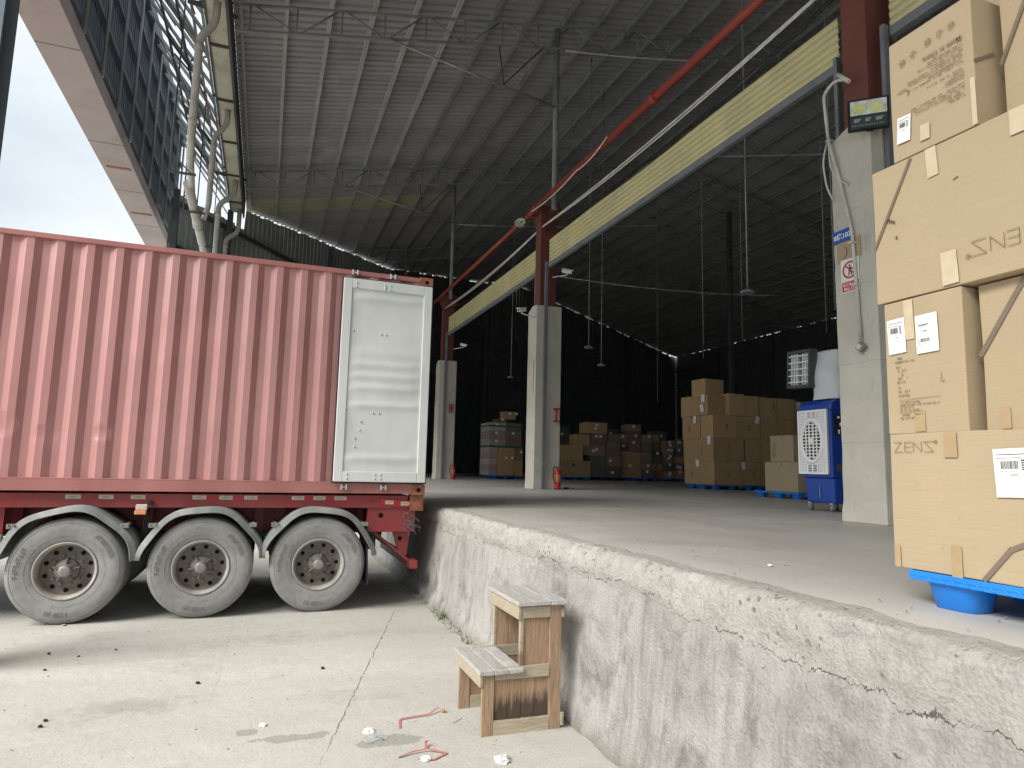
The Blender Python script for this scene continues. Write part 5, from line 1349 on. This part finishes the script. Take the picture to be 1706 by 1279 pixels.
cctv(7.05, 15.2, 6.72, .8, -.5, 'white security camera right of the red column on the middle pillar', (6.75, 15.45, 6.6))
cctv(7.2, 25.2, 6.45, .8, -.5, 'small white security camera on the farther pillar', (6.85, 25.4, 6.3))
dl = empty('dish_lamp', (5.98, 15.9, 8.05), 'round pale dish lamp clamped to the red pipe', 'lamp')
bm = NB(); lathe(bm, [(.02, .10), (.06, .08), (.14, .01), (.15, 0), (.135, .005), (.05, .06), (0, .065)], (0, 0, 0), 'Z', 24)
bm.transform(Matrix.Translation((5.98, 15.9, 8.12)) @ Matrix.Rotation(R(115), 4, 'Y') @ Matrix.Rotation(R(-50), 4, 'X')); part('dish', dl, bm, M_cream)
bm = NB(); tube(bm, [(6.0, 15.9, 8.12), (6.15, 15.9, 8.25)], .015, 6); part('clamp', dl, bm, M_dk)
bm = NB(); box(bm, 6.285, 6.2985, 15.50, 15.53, 3.55, 4.35); tag(link('yellow_tape_strip', bm, simple('yellow_tape', (.62, .52, .06), .5)), 'worn yellow tape strip on the lit side of the middle pillar', 'tape')

# nearest pillar: signs, conduit, box, floodlight
PX = 6.298
def PM(y, z, off=0): return Matrix.Translation((PX-off, y, z)) @ FX
s = empty('number_sign', (PX, 5.82, 4.49), 'blue number plate reading 8栋103 on the nearest pillar', 'sign')
T = R(5)
bm = NB(); M = PM(5.945, 4.42, .006) @ Matrix.Rotation(R(1), 4, 'Z'); slab(bm, M, [(0, 0), (.275, 0), (.275, .155), (0, .155)], .004); part('plate', s, bm, M_signb)
bm = text_bm('8栋103', .083, PM(5.935, 4.468, .0112) @ Matrix.Rotation(R(1), 4, 'Z'), bold=.002); part('lettering', s, bm, M_white)
s = empty('cardboard_patch', (PX, 5.75, 4.3), 'torn brown cardboard patch taped below the blue number plate', 'patch')
bm = NB(); slab(bm, PM(5.90, 4.17, .004), [(0, 0), (.12, -.01), (.34, .02), (.335, .27), (.2, .25), (.0, .26)], .003); part('sheet', s, bm, M_card)
bm = NB(); stroke(bm, PM(5.80, 4.22, .008), [(0, 0), (.035, .03), (.05, .09), (.03, .13)], .008); part('marker_stroke', s, bm, M_ink)
s = empty('no_entry_sign', (PX, 5.72, 4.0), 'white prohibition sign with a red struck-out ring and red caption on the nearest pillar', 'sign')
bm = NB(); slab(bm, PM(5.85, 3.80, .006), [(0, 0), (.255, 0), (.255, .40), (0, .40)], .003); part('plate', s, bm, M_paper)
bm = NB(); M = PM(5.722, 4.065, .0095); n = 28
for i in range(n):
    a, b = 2*math.pi*i/n, 2*math.pi*(i+1)/n
    slab(bm, M, [(.082*math.cos(a), .082*math.sin(a)), (.105*math.cos(a), .105*math.sin(a)), (.105*math.cos(b), .105*math.sin(b)), (.082*math.cos(b), .082*math.sin(b))], .001)
M3 = PM(5.722, 4.065, .0112)
stroke(bm, M3, [(-.063, .063), (.063, -.063)], .018, t=.001); part('red_ring', s, bm, M_signr)
bm = NB(); M = PM(5.722, 4.065, .0100)
a = [(.013*math.cos(i*math.pi/5), .05+.013*math.sin(i*math.pi/5)) for i in range(10)]; slab(bm, M, a, .0008)
slab(bm, M, [(-.022, .03), (.022, .03), (.018, -.012), (-.018, -.012)], .0008); slab(bm, M, [(-.016, -.013), (0, -.013), (-.012, -.07), (-.026, -.07)], .0008); slab(bm, M, [(.001, -.013), (.016, -.013), (.03, -.066), (.016, -.07)], .0008)
slab(bm, M, [(.022, .028), (.045, .0), (.038, -.008), (.018, .015)], .0008); part('walking_figure', s, bm, M_ink)
bm = NB(); slab(bm, PM(5.84, 3.812, .0092), [(0, 0), (.235, 0), (.235, .115), (0, .115)], .001); part('red_panel', s, bm, M_signr)
bm = text_bm('非工作人员', .042, PM(5.829, 3.876, .0108), bold=.0008); part('caption', s, bm, M_white)
bm = text_bm('禁止入内', .042, PM(5.812, 3.826, .0108), bold=.0008); part('caption', s, bm, M_white)
cdt = empty('conduit', (6.25, 5.9, 3.2), 'white plastic conduit looping down the nearest pillar', 'pipe')
bm = NB(); tube(bm, bend([(6.27, 5.66, 6.40), (6.25, 5.80, 6.46), (6.23, 5.96, 6.36), (6.24, 5.92, 5.75), (6.265, 5.80, 5.2), (6.268, 5.652, 4.5), (6.268, 5.59, 3.2)], .1), .020, 10); part('main_run', cdt, bm, M_pvc)
bm = NB(); tube(bm, [(6.26, 5.76, 6.52), (6.26, 5.60, 6.34)], .026, 10); part('open_end', cdt, bm, M_pvc)
for i, P in enumerate(([(6.24, 5.93, 5.75), (6.22, 6.0, 5.5), (6.23, 5.96, 5.15), (6.25, 5.88, 4.95)], [(6.24, 5.92, 5.7), (6.24, 5.90, 5.35), (6.26, 5.76, 5.15), (6.27, 5.68, 5.08)])):
    bm = NB(); tube(bm, bend(P, .12), .011, 8); part('branch', cdt, bm, M_pvc)
for y_, z_ in ((5.92, 5.74), (5.645, 4.36), (5.62, 3.85)):
    bm = NB(); box(bm, 6.225, 6.30, y_-.03, y_+.03, z_-.012, z_+.012); part('clip', cdt, bm, M_pvc)
jb = empty('junction_box', (6.25, 5.585, 3.12), 'small grey diamond-turned junction box at the conduit end', 'box')
bm = NB(); M = Matrix.Translation((6.26, 5.585, 3.12)) @ Matrix.Rotation(R(45), 4, 'X'); box(bm, -.035, .04, -.045, .045, -.045, .045, 0, M); part('housing', jb, bm, M_hub, bevel=.01)
bm = NB(); box(bm, -.043, -.036, -.03, .03, -.03, .03, 0, M); part('cover', jb, bm, M_pvc, bevel=.003)
fl = empty('floodlight', (6.1, 5.35, 5.75), 'unlit square floodlight with two yellow diode fields on the nearest pillar', 'lamp')
ML = Matrix.Translation((6.20, 5.30, 5.76)) @ Matrix.Rotation(R(-42), 4, 'Z') @ Matrix.Rotation(R(4), 4, 'X')
bm = NB(); box(bm, -.21, .21, .0, .06, -.17, .19, 0, ML)
for i in range(9): box(bm, -.18+i*.045-.004, -.18+i*.045+.004, .06, .10, -.14, .16, 0, ML)
part('housing', fl, bm, M_black, bevel=.01)
bm = NB(); box(bm, -.185, .185, -.006, .0, .0, .165, 0, ML); part('glass', fl, bm, M_glass)
for xx in (-.155, .015):
    bm = NB(); box(bm, xx, xx+.13, -.010, -.0065, .02, .12, 0, ML); part('diode_field', fl, bm, M_led)
bm = NB(); box(bm, -.185, .185, -.004, .0, -.15, -.012, 0, ML)
part('lower_plate', fl, bm, simple('lamp_teal_plate', (.03, .055, .06), .4))
for xx, w_ in ((-.15, .07), (-.035, .06), (.07, .08)):
    bm = NB()
    for j in range(3): box(bm, xx, xx+w_-.01*j, -.0055, -.0042, -.05-j*.014, -.044-j*.014, 0, ML)
    part('plate_print', fl, bm, M_pvc)
bm = NB()
for j in range(12): box(bm, -.17+j*.028, -.158+j*.028, -.0055, -.0042, -.125, -.118, 0, ML)
part('plate_print', fl, bm, M_pvc)
bm = NB(); tube(bm, bend([tuple(ML @ Vector(p)) for p in ((-.03, .02, -.17), (-.02, -.01, -.20), (.04, -.01, -.20), (.05, .02, -.17))], .03), .008, 6); part('cable_loop', fl, bm, M_black)
bm = NB(); bar(bm, (6.14, 5.46, 5.78), (6.42, 5.50, 6.0), .03, .03); part('bracket', fl, bm, M_black)
# warning plate on the farther pillar
s = empty('small_notice', (6.6, 25.37, 3.9), 'tiny framed notice on the farther pillar', 'notice')
bm = NB(); slab(bm, Matrix.Translation((6.72, 25.372, 3.72)) @ FY, [(0, 0), (.22, 0), (.22, .38), (0, .38)], .004); part('sheet', s, bm, simple('faded_notice', (.30, .20, .16), .6))
bm = NB(); slab(bm, Matrix.Translation((6.76, 25.366, 3.85)) @ FY, [(0, 0), (.14, 0), (.14, .16), (0, .16)], .002); part('panel', s, bm, M_signr)

# ================================================================== litter, pebbles, weeds
def strap(pts, label, w_=.014):
    bm = NB()
    for a, b in zip(pts, pts[1:]): bar(bm, a, b, w_, .0018)
    off = Vector(pts[0]); bm.transform(Matrix.Translation(-off)); o = link('strap_scrap', bm, M_strap); o.location = off; tag(o, label, 'strap', 'red strap scraps on the yard')
strap([(.935, 4.44, .005), (.955, 4.57, .008), (.965, 4.585, .012), (1.06, 4.60, .012), (1.16, 4.61, .014), (1.235, 4.66, .03)], 'bent red strap scrap left of the stool, folded at one end')
strap([(.84, 4.02, .006), (.93, 4.05, .016), (1.02, 4.055, .02), (1.12, 3.99, .012), (1.03, 3.93, .008), (.94, 3.95, .014)], 'tangled red strap scrap nearest the viewer', .012)
strap([(1.02, 4.09, .004), (1.03, 4.14, .03), (1.035, 4.11, .045)], 'short curled red strap end standing up', .016)
strap([(1.28, 4.43, .004), (1.36, 4.50, .004)], 'thin faint red strap sliver close to the stool', .006)
def scrap(x, y, s, label, mat=M_scrap, name='paper_scrap', cat='paper', fl=.5, group='white scraps on the ground', z=0):
    bm = NB(); bmesh.ops.create_icosphere(bm, subdivisions=3, radius=s)
    sd_ = random.uniform(0, 50)
    for v in bm.verts:
        q = 1+.6*noise.noise(v.co*(1.6/s)+Vector((sd_, 0, 0)))+.25*noise.noise(v.co*(4/s)); v.co *= q; v.co.z = max(0, v.co.z*fl+s*.3*fl)
    o = link(name, bm, mat); o.location = (x, y, z+.004); o.rotation_euler.z = random.uniform(0, 6); tag(o, label, cat, group)
scrap(.735, 4.44, .032, 'crumpled white paper scrap on the damp patch', fl=.6); scrap(.11, 4.74, .022, 'small white paper scrap left of the ground joint', fl=.5)
scrap(.76, 4.33, .06, 'flat grey film scrap on the damp patch', M_greyp, 'film_scrap', 'film', fl=.12)
scrap(.98, 3.95, .030, 'pinkish white scrap inside the tangled red strap', fl=.4)
scrap(2.75, 3.13, .012, 'tiny white crumb on the dock floor near the edge', fl=.7, z=DZ); scrap(1.27, 4.64, .016, 'curled brown leaf at the end of the bent red strap', M_dry, 'dry_leaf', 'leaf', fl=.9, group='leaves on the yard')
scrap(1.40, 3.80, .04, 'crumpled silvery wrapper at the bottom edge below the stool', simple('wrapper', (.6, .58, .57), .3), 'wrapper', 'wrapper', fl=.7, group='wrappers')
scrap(-1.75, 8.0, .02, 'pale chip of wood beside the leftmost tyre', M_card, 'wood_chip', 'chip', fl=.4, group='chips')
pw = ['beside the crack, right', 'in the middle of the open yard', 'at lower left, upper of two', 'at lower left, lower of two', 'at upper left, under the leftmost tyre', 'at left, beside a rough patch', 'at left, rightmost of the small group', 'at left, flat and long']
for i, (x, y, s_) in enumerate(((.57, 5.86, .014), (-.35, 5.74, .014), (-1.19, 5.21, .012), (-1.19, 5.11, .012), (-1.6, 6.9, .012), (-1.35, 6.75, .009), (-1.1, 6.9, .009), (-1.5, 6.4, .010))):
    scrap(x, y, s_, 'black pebble '+pw[i], M_stone, 'pebble', 'pebble', fl=.8, group='black pebbles on the yard')
def tuft(x, y, n, h, label, z=0, sp=.06):
    bm = NB(); rg = random.Random(int(x*999+y*77))
    for i in range(n):
        a = rg.uniform(0, 6.28); bx = rg.gauss(0, sp*.4); by = rg.gauss(0, sp); L_ = h*rg.uniform(.5, 1.2); ln = rg.uniform(.2, .9); w_ = rg.uniform(.003, .006)
        d_ = Vector((math.cos(a)-.3, math.sin(a), 0)); s_ = Vector((-d_.y, d_.x, 0)).normalized()*w_; pr = None
        for t in (0, .35, .7, 1):
            c_ = Vector((bx, by, 0))+d_*ln*L_*t*t+Vector((0, 0, L_*t*(1-.25*t))); k_ = (1-t)+.05
            row = [bm.verts.new(c_-s_*k_), bm.verts.new(c_+s_*k_)]
            if pr: bm.faces.new((pr[0], pr[1], row[1], row[0]))
            pr = row
    o = link('weed_tuft', bm, M_leaf); o.location = (x, y, z); tag(o, label, 'weed', 'weeds along the dock base')
rg = random.Random(21); bm = NB()
for i in range(420):
    if i < 300: x, y, z = rg.uniform(-3, 1.95), 3.3+6.5*rg.random()**1.3, 0
    else: x, y, z = 2.25+abs(rg.gauss(0, .4)), rg.uniform(1.2, 8), DZ+.001
    s_ = rg.uniform(.0018, .006); g_ = bmesh.ops.create_icosphere(bm, subdivisions=1, radius=s_)['verts']
    for v in g_: v.co = Vector((v.co.x*rg.uniform(.7, 1.5), v.co.y*1.2, v.co.z*.7))+Vector((x, y, z+s_*.4+.004))
tag(link('grit', bm, simple('grit_stone', (.32, .30, .27), .9, var=.5, sc=3)), 'scattered grit on the yard and the dock edge', None, kind='stuff')
tuft(1.98, 7.3, 90, .11, 'thickest green weed tuft at the foot of the dock wall', sp=.10); tuft(1.97, 6.35, 40, .06, 'small weed tuft behind the stool, nearer than the thick one', sp=.07); tuft(1.99, 8.1, 24, .05, 'sparse weed tuft under the rear of the trailer')
tuft(1.97, 5.85, 22, .045, 'tiny weed tuft just behind the stool', sp=.05); tuft(2.0, 9.6, 25, .06, 'weed tuft farther along the dock base past the mud flap', sp=.12)
# crumbled concrete lumps along the foot of the dock
rg = random.Random(5); bm = NB()
for i in range(70):
    y = 5.0+i*.055+rg.uniform(-.03, .03); s_ = rg.uniform(.012, .05)
    x_ = 1.985+rg.uniform(-.045, .015); g0 = len(bm.verts)
    vs = bmesh.ops.create_icosphere(bm, subdivisions=2, radius=s_)['verts']
    for v in vs:
        v.co *= 1+.45*noise.noise(v.co*25+Vector((i*3, 0, 0))); v.co.z = max(-.004, v.co.z*.75); v.co.y *= 1.4
        v.co += Vector((x_, y, .006))
tag(link('concrete_rubble', bm, M_dock), 'crumbled concrete bits along the foot of the dock wall', None, kind='stuff')
